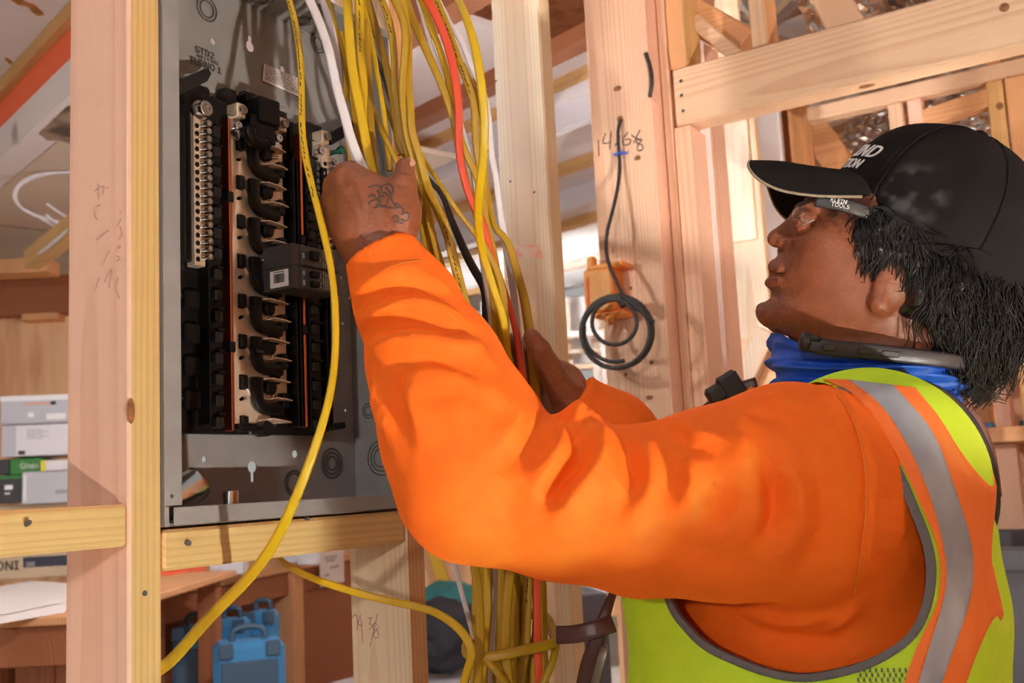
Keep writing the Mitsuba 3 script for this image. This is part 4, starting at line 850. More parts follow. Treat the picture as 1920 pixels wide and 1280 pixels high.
R1 = [('o', 'yellow cable with black print right of the panel edge', [(706, -30), (716, 2), (731, 45), (739, 112), (740, 157), (745, 210), (752, 255), (769, 300), (780, 335), (791, 375), (802, 431), (812, 490), (840, 590), (858, 700), (858, 840)], 13, 1.14, (.05, .45)),
      ('o', 'yellow cable touching the pink stud edge, behind the thumb tip', [(726, -30), (739, 0), (754, 34), (760, 75), (755, 150), (757, 206), (765, 262), (776, 300), (787, 337), (799, 375), (805, 412), (822, 480), (850, 570), (875, 700), (868, 850)], 14, 1.13, None),
      ('o', 'broad yellow cable between the thumb and the black cable', [(752, -30), (760, 30), (766, 90), (766, 150), (770, 206), (772, 244), (784, 285), (796, 330), (808, 367), (826, 405), (842, 450), (852, 490), (862, 530), (878, 583), (899, 632), (912, 760), (905, 900), (882, 1005), (893, 1080), (900, 1206), (895, 1300)], [13, 14, 14, 15, 15, 16, 17, 18, 18, 17, 16, 16, 18, 18], 1.12, (.42, .55)),
      ('o', 'yellow cable crossing from the top to the red cable', [(746, -40), (761, 0), (780, 52), (806, 109), (832, 169), (847, 214), (862, 259), (880, 300), (896, 337), (905, 378), (915, 430), (930, 500), (938, 590), (946, 690), (945, 850), (938, 1000), (940, 1090), (935, 1206), (938, 1300)], 14, 1.17, None),
      ('o', 'thin yellow cable crossing in front of the black one', [(772, 230), (790, 290), (810, 322), (844, 375), (877, 420), (900, 450), (925, 492), (942, 544), (947, 601), (950, 653), (960, 700), (972, 850), (966, 1000), (955, 1090), (948, 1206), (955, 1300)], [8, 8, 8, 9, 10, 12, 14, 15, 15, 15, 15, 16, 18, 18, 18], 1.13, None),
      ('w', 'thin white cable left of the red one at the top', [(778, -30), (788, 12), (802, 67), (825, 131), (842, 172), (858, 215), (872, 260), (890, 340), (899, 448), (912, 540), (923, 645), (905, 800), (850, 915), (833, 960), (842, 1010), (853, 1058), (868, 1119), (881, 1166), (891, 1206), (906, 1300)], 10, 1.21, None),
      ('y', 'yellow cable hugging the left side of the red one', [(780, -30), (791, 4), (810, 56), (825, 94), (840, 150), (846, 195), (856, 260), (872, 330), (886, 380), (903, 444), (920, 520), (930, 640), (930, 800), (915, 1000), (915, 1085), (914, 1136), (909, 1186), (906, 1300)], [11, 12, 12, 12, 12, 12, 13, 14, 16, 18, 19], 1.18, None),
      ('r', 'orange-red cable running through the yellow ones', [(790, -30), (802, 0), (825, 45), (844, 101), (855, 157), (860, 210), (860, 255), (863, 300), (871, 337), (886, 382), (904, 416), (914, 450), (926, 490), (940, 530), (952, 566), (965, 610), (973, 653), (981, 710), (1002, 850), (1006, 1000), (1007, 1100), (1008, 1206), (1012, 1300)], [16, 16, 16, 16, 15, 14, 14, 14, 14, 13, 12, 13, 14, 15, 15, 15], 1.16, None),
      ('o', 'yellow cable with black print right of the red one', [(802, -30), (817, 0), (840, 56), (859, 109), (877, 157), (889, 202), (892, 262), (901, 320), (908, 380), (914, 440), (924, 500), (930, 580), (935, 690), (930, 850), (920, 1000), (960, 1100), (965, 1206), (962, 1300)], 14, 1.18, (.06, .32)),
      ('w', 'white cable at the top right of the bundle', [(806, -30), (821, 0), (844, 45), (866, 79), (885, 127), (901, 160), (915, 215), (922, 290), (930, 337), (937, 394), (945, 442), (956, 505), (965, 566), (972, 640), (985, 760), (960, 900), (925, 1030), (930, 1085), (928, 1152), (922, 1220), (918, 1300)], [11, 11, 11, 11, 12, 12, 12, 13, 13, 14, 14, 13, 12, 11, 10], 1.20, None),
      ('y', 'bright yellow cable nearest to the lens, hanging over the red one', [(846, -40), (859, 0), (874, 34), (889, 82), (900, 142), (907, 206), (907, 281), (899, 356), (897, 412), (905, 470), (925, 540), (944, 600), (952, 670), (960, 760)], [14, 15, 16, 17, 17, 17, 17, 16, 15, 14, 14], [1.0, .96, .94, .95, 1.0, 1.06, 1.1, 1.14], None),
      ('o', 'yellow cable along the left edge of the pale stud', [(868, 120), (889, 169), (901, 210), (911, 262), (909, 319), (920, 394), (931, 431), (947, 446), (968, 505), (982, 557), (991, 610), (1000, 675), (1005, 735), (1010, 850), (1000, 1000), (990, 1085), (985, 1206), (975, 1300)], [9, 10, 10, 10, 11, 12, 14, 16, 18, 20, 20, 19, 18, 18, 18], 1.19, (.42, .62))]
for m_, l_, p_, w_, d_, pr in R1:
    cable(m_, l_, p_, w_, d_ if isinstance(d_, list) else [d_ + .05, d_ + .01, d_, d_, d_ + .01, d_], 110, print_=pr)
for i, (xa, xb) in enumerate(((945, 964), (962, 950), (978, 992), (1016, 998), (1012, 1022), (952, 976), (990, 940), (885, 914), (900, 925), (925, 902), (955, 935), (985, 968), (1000, 1012), (895, 890), (970, 945))):
    cable('o', 'yellow cable packed in the bundle under the orange sleeve', [(xa - 6, 900), (xa, 1000), (xa + (xb - xa) * .4, 1090), ((xa * .35 + xb * .65), 1200), (xb + (i % 3 - 1) * 14, 1310)], [17, 18, 17, 18], 1.205 + .008 * (i % 4), 40, group='cables packed under the sleeve')
# the cable wound round the bundle as a tie
tie = thing('cable_tie_wrap', 'yellow cable wound round the bundle as a tie at the bottom', 'cable')
def tpath(l): return np.array([at(x, y, d) for x, y, d in l])
add('turn', tube(spline(tpath([(1044, 1200, 1.20), (1034, 1178, 1.25), (1010, 1150, 1.27), (960, 1165, 1.27), (900, 1190, 1.25), (876, 1210, 1.19), (878, 1224, 1.15), (893, 1232, 1.13), (935, 1229, 1.125), (985, 1218, 1.13), (1030, 1208, 1.15), (1044, 1198, 1.18)]), 90), .0062, 10, flat=.0056), 'sheath_ochre', True, parent=tie)
add('turn', tube(spline(tpath([(884, 1232, 1.15), (876, 1256, 1.15), (868, 1310, 1.16)]), 30), .0045, 10), 'sheath_ochre', True, parent=tie)
add('turn', tube(spline(tpath([(910, 1234, 1.125), (930, 1256, 1.12), (960, 1300, 1.13)]), 30), .0045, 10), 'sheath_ochre', True, parent=tie)
add('turn', tube(spline(tpath([(1042, 1206, 1.17), (1036, 1240, 1.15), (1008, 1300, 1.14)]), 30), .0045, 10), 'sheath_ochre', True, parent=tie)

# ------------------------------------------------------------------ the man: smooth solids polygonised on a grid
from scipy.spatial import cKDTree
def smin(a, b, k):
    h = np.clip(.5 + .5 * (b - a) / k, 0, 1); return b + (a - b) * h - k * h * (1 - h)
def cap_(p, a, b, ra, rb):
    a, b = np.asarray(a, float), np.asarray(b, float); ab = b - a
    t = np.clip(((p - a) @ ab) / (ab @ ab), 0, 1)
    return np.sqrt(((p - a - t[..., None] * ab) ** 2).sum(-1)) - (ra + (rb - ra) * t)
def ell_(p, c, ax, r):
    q = (p - c) @ np.stack(ax, 1); r = np.asarray(r, float)
    k0 = np.sqrt(((q / r) ** 2).sum(-1)); k1 = np.sqrt(((q / r ** 2) ** 2).sum(-1)); return k0 * (k0 - 1) / np.maximum(k1, 1e-9)
def sph_(p, c, r): return np.sqrt(((p - c) ** 2).sum(-1)) - r
def chain_(p, pts, rs, k):
    d = None
    for i in range(len(pts) - 1):
        e = cap_(p, pts[i], pts[i + 1], rs[i], rs[i + 1]); d = e if d is None else smin(d, e, k)
    return d
def nets(f, lo, hi, h, newton=2, chunk=600000):
    """The zero surface of f inside the box lo..hi, cells of size h (surface nets, then pulled onto the surface)."""
    lo, hi = np.asarray(lo, float), np.asarray(hi, float); n = np.ceil((hi - lo) / h).astype(int) + 1
    # coarse pass: evaluate only near the surface
    s = 4; nc = (n + s - 1) // s + 1
    gc = np.stack(np.meshgrid(*[np.arange(m) for m in nc], indexing='ij'), -1)
    pc = lo + gc.reshape(-1, 3) * h * s
    dc = np.concatenate([f(pc[i:i + chunk]) for i in range(0, len(pc), chunk)]).reshape(nc)
    val = np.repeat(np.repeat(np.repeat(dc, s, 0), s, 1), s, 2)[:n[0], :n[1], :n[2]]
    near = np.abs(val) < h * s * 2.2
    idx = np.argwhere(near); out = np.concatenate([f(lo + idx[i:i + chunk] * h) for i in range(0, len(idx), chunk)])
    D = val.copy(); D[tuple(idx.T)] = out
    D = np.pad(D, 1, constant_values=1.0); off = lo - h
    S = D < 0; m = np.array(D.shape)
    corners = [np.array(c) for c in np.ndindex(2, 2, 2)]
    sl = lambda A, c: A[c[0]:m[0] - 1 + c[0], c[1]:m[1] - 1 + c[1], c[2]:m[2] - 1 + c[2]]
    cnt = sum(sl(S, c).astype(np.int8) for c in corners); act = (cnt > 0) & (cnt < 8)
    cells = np.argwhere(act); vid = -np.ones(act.shape, np.int64); vid[tuple(cells.T)] = np.arange(len(cells))
    acc, num = np.zeros((len(cells), 3)), np.zeros(len(cells))
    for c in corners:
        for a in range(3):
            if c[a]: continue
            e = c.copy(); e[a] = 1
            d0, d1 = D[tuple((cells + c).T)], D[tuple((cells + e).T)]; x = (d0 < 0) != (d1 < 0)
            t = np.where(x, d0 / np.where(np.abs(d0 - d1) < 1e-12, 1, d0 - d1), 0); p = np.repeat(c[None].astype(float), len(cells), 0); p[:, a] += t
            acc += p * x[:, None]; num += x
    v = off + (cells + acc / np.maximum(num, 1)[:, None]) * h
    F = []
    for a in range(3):
        b, c = (a + 1) % 3, (a + 2) % 3
        hi_s = [slice(1, m[k] - 1) for k in range(3)]; hi_s[a] = slice(0, m[a] - 1); s0 = S[tuple(hi_s)]
        hs = list(hi_s); hs[a] = slice(1, m[a]); s1 = S[tuple(hs)]
        e = np.argwhere(s0 != s1); base = e + 1; base[:, a] = e[:, a]
        flip = s0[tuple(e.T)]
        def cell(db, dc_): q = base.copy(); q[:, b] -= db; q[:, c] -= dc_; return vid[tuple(q.T)]
        q = np.stack([cell(1, 1), cell(0, 1), cell(0, 0), cell(1, 0)], 1); q[~flip] = q[~flip][:, ::-1]
        F.append(q)
    q = np.vstack(F); q = q[(q >= 0).all(1)]
    f3 = np.vstack([q[:, [0, 1, 2]], q[:, [0, 2, 3]]])
    for _ in range(newton):
        d = f(v); e = h * .3
        g = np.stack([f(v + np.eye(3)[k] * e) - f(v - np.eye(3)[k] * e) for k in range(3)], 1) / (2 * e)
        v = v - np.clip(d, -h, h)[:, None] * g / np.maximum((g * g).sum(1, keepdims=True), .25) * .8
    return tm(v, f3)
def px_of(v): d = v - EYE; z = d @ FW; return np.stack([960 + F_PX * (d @ RT) / z, 640 - F_PX * (d @ UP) / z], 1), z
def on_mesh(m, pts, n=None, lift=0.):
    """Points of a mesh that lie nearest to us under the given pixels (a curve is drawn through them)."""
    pts = np.asarray(pts, float); pts = spline(np.column_stack([pts, pts[:, 0] * 0]), n)[:, :2] if n else pts
    nv = m.vertex_normals; ok = ((nv * (EYE - m.vertices)).sum(1) > 0)
    idx = np.nonzero(ok)[0]; q, z = px_of(m.vertices[idx]); t = cKDTree(q); out = []
    for p in pts:
        d, j = t.query(p, 12); zz = z[j]; near = zz < zz.min() + .03
        w = 1 / (d[near] + .3); zi = (zz[near] * w).sum() / w.sum(); nn = (nv[idx[j]][near] * w[:, None]).sum(0)
        out.append(at(p[0], p[1], zi) + unit(nn) * lift)
    return np.array(out)
def fold(m, folds):
    """Raises ridges (+) and presses valleys (-) in cloth: (pixel path on the surface, height in mm, half width in mm)."""
    n = m.vertex_normals.copy(); disp = np.zeros(len(m.vertices))
    for pts, amp, w in folds:
        c = on_mesh(m, pts, 40); t = cKDTree(c); d, j = t.query(m.vertices, distance_upper_bound=w * .001 * 3.2)
        ok = np.isfinite(d); u = np.where(ok, j, 0) / 39.0; taper = np.sin(np.pi * np.clip(u * .9 + .05, 0, 1)) ** .6
        disp[ok] += amp * .00135 * np.exp(-(d[ok] / (w * .001)) ** 2) * taper[ok]
    m.vertices += n * disp[:, None]; return m
# --- skeleton
SHO_L, ELB_L = at(1610, 920, .97), at(885, 900, .97)
SHO_R, ELB_R = V(.735, -.53, 1.295), V(.615, -.36, 1.18)
L_ARM = [at(1610, 935, 1.10), at(1545, 926, 1.015), at(1480, 922, .975), at(1350, 942, .955), at(1200, 957, .955), at(1060, 940, .96), at(895, 900, .965), at(866, 812, .980), at(815, 690, 1.01), at(763, 572, 1.035), at(716, 478, 1.045)]
L_RAD = [.085, .096, .099, .087, .075, .070, .074, .075, .0645, .051, .0385]
R_ARM = [SHO_R, ELB_R, at(1150, 815, 1.21), at(1079, 752, 1.205)]
R_RAD = [.085, .066, .046, .034]
TC = V(.56, -.495, 0)
def torso(p, grow=0.):
    z = p[..., 2]
    a = np.interp(z, [.8, .95, 1.1, 1.22, 1.32, 1.42], [.185, .180, .190, .200, .175, .05]) + grow
    b = np.interp(z, [.8, .95, 1.1, 1.22, 1.32, 1.42], [.150, .158, .160, .160, .125, .05]) + grow
    b = np.where(p[..., 1] > TC[1], b, b * .92)
    ex = np.where(p[..., 1] > TC[1], 3.2, 2.3)
    q = (((np.abs(p[..., 0] - TC[0]) / a) ** ex + (np.abs(p[..., 1] - TC[1]) / b) ** ex) ** (1 / ex) - 1) * np.minimum(a, b)
    d = np.maximum(q, np.maximum(z - 1.345 - grow, .80 - z))
    d = smin(d, cap_(p, V(.43, -.555, 1.302), V(.70, -.535, 1.302), .066 + grow, .066 + grow), .045)
    d = smin(d, cap_(p, V(.46, -.56, 1.300), V(.57, -.55, 1.312), .050 + grow, .05 + grow), .05)
    return smin(d, cap_(p, V(.68, -.54, 1.300), V(.57, -.55, 1.312), .050 + grow, .05 + grow), .05)
def shirt_f(p):
    d = smin(torso(p), chain_(p, L_ARM, L_RAD, .014), .045)
    d = smin(d, chain_(p, R_ARM, R_RAD, .02), .03)
    ax = unit(L_ARM[-1] - L_ARM[-2]); d = np.maximum(d, (p - L_ARM[-1]) @ ax - .004)      # cuffs end cleanly
    ar = unit(R_ARM[-1] - R_ARM[-2]); return np.maximum(d, np.where((p[..., 1] > -.33) & (p[..., 0] > .33), (p - R_ARM[-1]) @ ar - .004, -1))
man = thing('person', 'man in orange shirt, lime vest and black cap reaching for the cables', 'person')
shirt = nets(shirt_f, (.03, -.70, .9), (.84, -.08, 1.62), .0042)
FOLDS = [([(668, 548), (700, 526), (745, 508), (786, 505)], 4, 7), ([(664, 575), (690, 560), (733, 545), (790, 540), (835, 552)], -6, 7), ([(678, 605), (720, 582), (770, 570), (820, 578), (862, 600)], 6, 8),
         ([(668, 632), (700, 614), (745, 604), (800, 606), (850, 622), (890, 622)], -7, 7), ([(690, 655), (740, 638), (800, 640), (860, 655), (905, 655)], 6, 9), ([(748, 690), (738, 728), (745, 775), (765, 812)], -9, 9),
         ([(712, 700), (711, 750), (728, 800)], 6, 10), ([(762, 684), (805, 672), (855, 684), (905, 715)], -5, 7), ([(775, 705), (772, 760), (790, 820)], 5, 11),
         ([(800, 520), (822, 535), (850, 560)], 4, 8), ([(868, 640), (895, 665), (925, 690)], 4, 7), ([(800, 740), (870, 735), (930, 760)], -4, 12),
         ([(1102, 848), (1080, 872), (1056, 900), (1022, 941)], -15, 10), ([(1064, 800), (1052, 840), (1030, 878), (1000, 908)], 9, 12), ([(1128, 828), (1112, 878), (1072, 930), (1050, 972)], 9, 12),
         ([(1060, 812), (1085, 792), (1115, 790)], 10, 11), ([(1108, 786), (1138, 850), (1165, 925)], 8, 14), ([(1168, 806), (1190, 868), (1218, 932)], -7, 11), ([(1050, 790), (1062, 806), (1085, 840)], -8, 7), ([(872, 700), (930, 740), (985, 775)], 4, 14),
         ([(978, 920), (958, 942), (930, 958)], -7, 14), ([(1004, 828), (965, 858), (930, 890)], -6, 13), ([(985, 768), (960, 802), (930, 832)], 6, 12), ([(1040, 770), (1070, 790), (1100, 812)], 5, 8),
         ([(1160, 845), (1182, 900), (1170, 962)], -8, 12), ([(1198, 828), (1218, 870), (1206, 930), (1180, 985)], 7, 13), ([(1240, 830), (1256, 880), (1240, 950)], -6, 11), ([(1332, 905), (1350, 940), (1325, 988)], -9, 15),
         ([(1282, 850), (1302, 900), (1290, 962)], 7, 15), ([(1378, 812), (1394, 848), (1410, 884)], 8, 11), ([(1440, 878), (1458, 920), (1459, 970), (1436, 1006)], -12, 10), ([(1478, 880), (1494, 930), (1487, 990), (1455, 1042)], 8, 14),
         ([(1262, 802), (1292, 832), (1342, 852)], -5, 9), ([(1264, 788), (1305, 812), (1355, 832)], 4, 9), ([(1400, 770), (1450, 780), (1500, 810)], -4, 10), ([(1420, 745), (1480, 755), (1540, 790)], 4, 10),
         ([(1520, 860), (1540, 930), (1535, 1010), (1500, 1070)], -4, 13), ([(1250, 1000), (1330, 1040), (1420, 1060)], -4, 14), ([(1100, 1020), (1180, 1050), (1260, 1060)], 3, 14), ([(880, 960), (930, 990), (1000, 1015)], -3, 16),
         ([(1562, 726), (1600, 790), (1620, 870), (1622, 960), (1612, 1050), (1600, 1118)], -3, 3.2), ([(1578, 735), (1615, 800), (1634, 880), (1636, 960), (1626, 1050)], 2.5, 5),
         ([(1640, 870), (1680, 880)], 3, 6), ([(1642, 930), (1690, 940)], -3, 6), ([(1640, 985), (1690, 1000)], 3, 6), ([(1630, 1040), (1685, 1060)], -3, 6), ([(1400, 1150), (1470, 1160), (1560, 1150)], 7, 10), ([(1420, 1180), (1500, 1200), (1600, 1190)], -6, 10), ([(1610, 1130), (1570, 1165), (1540, 1190)], 5, 8)]
fold(shirt, FOLDS)
shirt.vertices += shirt.vertex_normals * ((meshkit.fbm(shirt.vertices * 14, 3, 5) - .5) * .006)[:, None]
bsdf('shirt_base', proc(lambda p, n, uv: mix(srgb(246, 99, 4), srgb(252, 113, 10), fbm(p.x * 90, p.y * 90, p.z * 90, 3))), .8, sheen=.25)
bump('shirt_orange', 'shirt_base', lambda p, n, uv: fbm(p.x * 900, p.y * 900, p.z * 900, 2), .0004)
sh = add('shirt', shirt, 'shirt_orange', True, parent=man, label='bright orange long-sleeved shirt')
def seam(pts, r=.0008, lift=.0006): return tube(on_mesh(shirt, pts, 60, lift), r, 5)
bsdf('stitch', srgb(236, 130, 40), .7)
add('seam', seam([(1560, 722), (1600, 790), (1620, 870), (1622, 960), (1612, 1050), (1600, 1118)]), 'stitch', True, parent=sh)
add('cuff_seam', seam([(655, 560), (672, 542), (706, 516), (745, 497), (788, 490)]), 'stitch', True, parent=sh)
# --- head, in the plane of the face: hp(pixel, distance to his left)
HD = 1.17
FA = math.radians(100); FWD = V(math.cos(FA), math.sin(FA), 0); LFT = V(-math.sin(FA), math.cos(FA), 0)
def hp(x, y, w=0.): return at(x, y, HD) + LFT * w
def pxdir(dx, dy): return unit(dx * RT - dy * UP - (dx * RT - dy * UP) @ LFT * LFT)
FW_, UP_ = pxdir(-.905, -.425), pxdir(.425, -.905)          # the head's own forward and up, tilted back
AX = (FW_, LFT, UP_)
def head_f(p):
    m = p.copy(); w = (p - hp(1600, 500)) @ LFT; m = p - LFT * w[..., None] + LFT * np.abs(w)[..., None]   # symmetric about the face plane
    d = ell_(m, hp(1712, 432), AX, (.100, .076, .092))
    d = smin(d, ell_(m, hp(1572, 500), AX, (.062, .060, .092)), .030)
    d = smin(d, cap_(m, hp(1632, 585, .050), hp(1478, 588, .016), .018, .016), .022)
    d = smin(d, ell_(m, hp(1600, 560), AX, (.070, .052, .030)), .03)
    d = smin(d, sph_(m, hp(1447, 588), .0150), .016)
    d = smin(d, cap_(m, hp(1436, 582), hp(1442, 592, .010), .0085, .0085), .012)
    d = smin(d, ell_(m, hp(1486, 515), AX, (.024, .026, .024)), .018)
    d = smin(d, cap_(m, hp(1451, 499), hp(1470, 510, .020), .0066, .004), .005)
    d = smin(d, cap_(m, hp(1446, 532), hp(1468, 528, .019), .0074, .004), .005)
    d = smin(d, cap_(m, hp(1502, 408), hp(1460, 443), .0085, .0092), .012)
    d = smin(d, sph_(m, hp(1453, 448), .0082), .006)
    d = smin(d, sph_(m, hp(1474, 458, .0115), .0078), .007)
    d = smin(d, cap_(m, hp(1506, 400), hp(1530, 396, .036), .009, .010), .014)
    d = smin(d, ell_(m, hp(1558, 468, .040), AX, (.028, .022, .022)), .024)
    d = smin(d, ell_(m, hp(1578, 520, .042), AX, (.034, .018, .030)), .026)
    d = -smin(-d, ell_(m, hp(1508, 428, .032), AX, (.013, .015, .010)), .012)
    d = -smin(-d, sph_(m, hp(1467, 468, .0062), .0036), .003)            # nostrils
    d = -smin(-d, cap_(m, hp(1442, 514, 0), hp(1474, 521, .024), .0030, .0018), .0035)   # line of the mouth
    d = -smin(-d, cap_(m, hp(1483, 466, .0235), hp(1473, 524, .031), .0034, .0026), .007)   # cheek fold
    d = -smin(-d, cap_(m, hp(1434, 553, 0), hp(1448, 555, .014), .0055, .004), .010)
    e = ell_(m, hp(1682, 548, .078), (FW_, unit(LFT + FW_ * -.4), UP_), (.018, .009, .032)); e = smin(e, sph_(m, hp(1655, 588, .075), .0110), .008)
    d = smin(d, e, .004)
    d = smin(d, cap_(p, hp(1700, 540), hp(1650, 740), .060, .064), .03)
    return smin(d, cap_(p, hp(1560, 600), hp(1600, 720), .036, .045), .035)
head = nets(head_f, hp(1690, 480) - .19, hp(1690, 480) + V(.19, .19, .17), .0026)
head.vertices += head.vertex_normals * ((meshkit.fbm(head.vertices * 130, 3, 9) - .5) * .0010)[:, None]
# --- hands
def hand_f(spec):
    def f(p):
        d = None
        for pts, rs, k in spec:
            e = chain_(p, [at(*q) for q in pts], rs, .004); d = e if d is None else smin(d, e, k)
        return d
    return f
LH = [([(712, 480, 1.055), (690, 425, 1.058)], [.030, .031], .02),
      ([(692, 440, 1.058), (652, 332, 1.062)], [.026, .0135], .020), ([(690, 440, 1.062), (632, 350, 1.072)], [.025, .0130], .018), ([(686, 440, 1.066), (624, 383, 1.082)], [.024, .0125], .016), ([(684, 445, 1.07), (628, 418, 1.088)], [.024, .0115], .016),
      ([(735, 452, 1.048), (752, 398, 1.036), (757, 345, 1.040), (760, 314, 1.052)], [.024, .0165, .0122, .0100], .014), ([(745, 400, 1.040), (662, 342, 1.062)], [.014, .012], .018), ([(735, 400, 1.048), (690, 370, 1.06)], [.022, .022], .02),
      ([(652, 332, 1.062), (657, 322, 1.088), (690, 336, 1.112), (712, 350, 1.100)], [.0125, .0105, .0092, .0080], .007), ([(632, 350, 1.072), (630, 342, 1.104), (668, 352, 1.128), (700, 364, 1.118)], [.0125, .0108, .0095, .0082], .006),
      ([(624, 383, 1.082), (628, 374, 1.112), (664, 380, 1.134), (696, 388, 1.124)], [.0120, .0102, .0090, .0080], .006), ([(628, 418, 1.088), (634, 408, 1.114), (664, 410, 1.132), (690, 414, 1.122)], [.0105, .0090, .0080, .0070], .006)]
RH = [([(1082, 775, 1.205), (1050, 725, 1.225)], [.026, .027], .02), ([(1062, 745, 1.195), (1038, 702, 1.180), (1012, 655, 1.165), (997, 632, 1.160)], [.020, .0150, .0118, .0095], .014),
      ([(1050, 725, 1.225), (1008, 672, 1.250)], [.022, .0125], .018), ([(1050, 728, 1.230), (1006, 698, 1.258)], [.022, .0122], .016), ([(1052, 735, 1.232), (1006, 724, 1.262)], [.021, .0118], .016), ([(1056, 742, 1.232), (1010, 748, 1.260)], [.020, .0110], .016),
      ([(1008, 672, 1.250), (965, 642, 1.275), (922, 632, 1.272), (906, 632, 1.248)], [.0120, .0102, .0092, .0080], .006), ([(1006, 698, 1.258), (960, 672, 1.283), (916, 662, 1.278), (902, 660, 1.252)], [.0120, .0105, .0094, .0082], .005),
      ([(1006, 724, 1.262), (960, 702, 1.284), (918, 694, 1.278), (905, 690, 1.254)], [.0115, .0100, .0090, .0080], .005), ([(1010, 748, 1.260), (968, 732, 1.278), (934, 726, 1.272), (922, 722, 1.252)], [.0100, .0088, .0080, .0070], .005)]
def around(spec, g=.05): P = np.array([at(*q) for s in spec for q in s[0]]); return P.min(0) - g, P.max(0) + g
lh = nets(hand_f(LH), *around(LH), .0022); rh = nets(hand_f(RH), *around(RH), .0022)
for hnd in (lh, rh): hnd.vertices += hnd.vertex_normals * ((meshkit.fbm(hnd.vertices * 160, 3, 4) - .5) * .0008)[:, None]
fold(lh, [([(655, 325), (672, 350), (684, 400)], 1.0, 3.5), ([(634, 348), (660, 380), (680, 420)], 1.0, 3.5), ([(640, 330), (650, 345)], -1.0, 3), ([(745, 318), (772, 325)], -1.2, 2.5), ([(744, 345), (775, 350)], -1.0, 2.5), ([(700, 345), (715, 375), (720, 420)], -1.2, 6)])
# the body under the clothes, one surface
def body_f(p):
    d = torso(p, -.02)
    d = smin(d, chain_(p, L_ARM[:-1] + [at(712, 480, 1.05)], [.06, .064, .064, .055, .05, .045, .045, .044, .042, .034, .028], .02), .03)
    d = smin(d, chain_(p, R_ARM, [.06, .045, .032, .024], .02), .03)
    for s in (-1, 1): d = smin(d, chain_(p, [V(.56 + s * .09, -.50, .86), V(.57 + s * .11, -.47, .47), V(.57 + s * .12, -.50, .09)], [.085, .058, .042], .02), .03)
    return smin(d, cap_(p, V(.56, -.50, .85), V(.56, -.50, .95), .13, .13), .05)
body = nets(body_f, (.0, -.75, .03), (.9, -.05, 1.46), .012)
skin_m = cat_mesh([head, lh, rh, body])
def skin(p, n, uv):
    f = fbm(p.x * 60, p.y * 60, p.z * 60, 3); g = fbm(p.x * 300, p.y * 300, p.z * 300, 2)
    c = mix(srgb(112, 61, 37), srgb(137, 78, 49), f)
    c = c * (.86 + .28 * g)
    sp = .45 * smoothstep(.86, .92, noise(p.x * 110 + 7, p.y * 110, p.z * 110)); c = c * (1 - .35 * sp)
    ch = hp(1450, 560); r = dr.sqrt(dr.square(p.x - ch[0]) + dr.square(p.y - ch[1]) + dr.square(p.z - ch[2]))
    st = smoothstep(.062, .02, r) * smoothstep(.42, .62, noise(p.x * 900, p.y * 900, p.z * 900)); return c * (1 - .45 * st)
bsdf('skin_base', proc(skin), .46, specular=.45, two=True)
bump('skin', 'skin_base', lambda p, n, uv: fbm(p.x * 700, p.y * 700, p.z * 700, 2), .0005)
bd = add('body', skin_m, 'skin', True, parent=man)
# eyes, lids, nail, tattoo
bsdf('eye_white', srgb(150, 124, 108), .2); bsdf('iris', srgb(50, 30, 20), .15); bsdf('nail', srgb(204, 150, 126), .3); bsdf('lid', srgb(140, 78, 50), .5)
for s in (1, -1):
    e = hp(1519, 427, .032 * s); add('eye', trimesh.creation.icosphere(3, .0112).apply_translation(e), 'eye_white', True, parent=bd)
    g_ = unit(FW_ * .98 + UP_ * .05 + LFT * .05 * s); add('iris', trimesh.creation.icosphere(2, .0058).apply_translation(e + g_ * .0068), 'iris', True, parent=bd)
    for up, bk in ((.0034, .0010), (-.0052, .0016)): add('eyelid', trimesh.creation.icosphere(3, .0116).apply_translation(e + UP_ * up - FW_ * bk), 'lid', True, parent=bd)
    for sg, t0 in ((1, .42), (1, .75), (1, .1), (-1, -.5), (-1, -.85)):
        a = np.linspace(-1.15, 1.15, 15); add('eyelid', tube(np.array([e + .0122 * (math.cos(t) * (FW_ * math.cos(t0) + UP_ * math.sin(t0)) + math.sin(t) * LFT * s) for t in a]), .0022, 8), 'lid', True, parent=bd)
tn_ = on_mesh(lh, [(766, 312), (768, 302)]); nx = unit(EYE - tn_[1]); 
nm = trimesh.creation.icosphere(3); fx, fy, fz = frame(unit(tn_[1] - tn_[0]), nx); nm.vertices = at(768, 304, 1.047) + nm.vertices * V(.0062, .0024, .0072) @ np.stack([unit(np.cross(nx, fz)), nx, fz])
add('thumbnail', nm, 'nail', True, parent=bd)
bsdf('tattoo_ink', srgb(70, 48, 40), .5)
TAT = [[(692, 352), (700, 348), (712, 350), (716, 362)], [(697, 362), (708, 372), (720, 366)], [(690, 384), (700, 376), (714, 378), (706, 388)], [(708, 356), (712, 372), (706, 386)], [(716, 352), (728, 345), (738, 356), (734, 372), (746, 390)],
       [(720, 360), (730, 368), (726, 380)], [(700, 390), (716, 386), (734, 390), (752, 388)], [(742, 380), (754, 392), (756, 402)], [(736, 410), (742, 404), (748, 410), (744, 416)], [(752, 402), (762, 398), (768, 406), (760, 414), (752, 410)], [(738, 414), (756, 418)], [(690, 368), (704, 366)], [(724, 350), (736, 366)]]
add('tattoo', cat_mesh([tube(on_mesh(lh, t, 14, -.0010), .0016, 6) for t in TAT]), 'tattoo_ink', True, parent=bd)

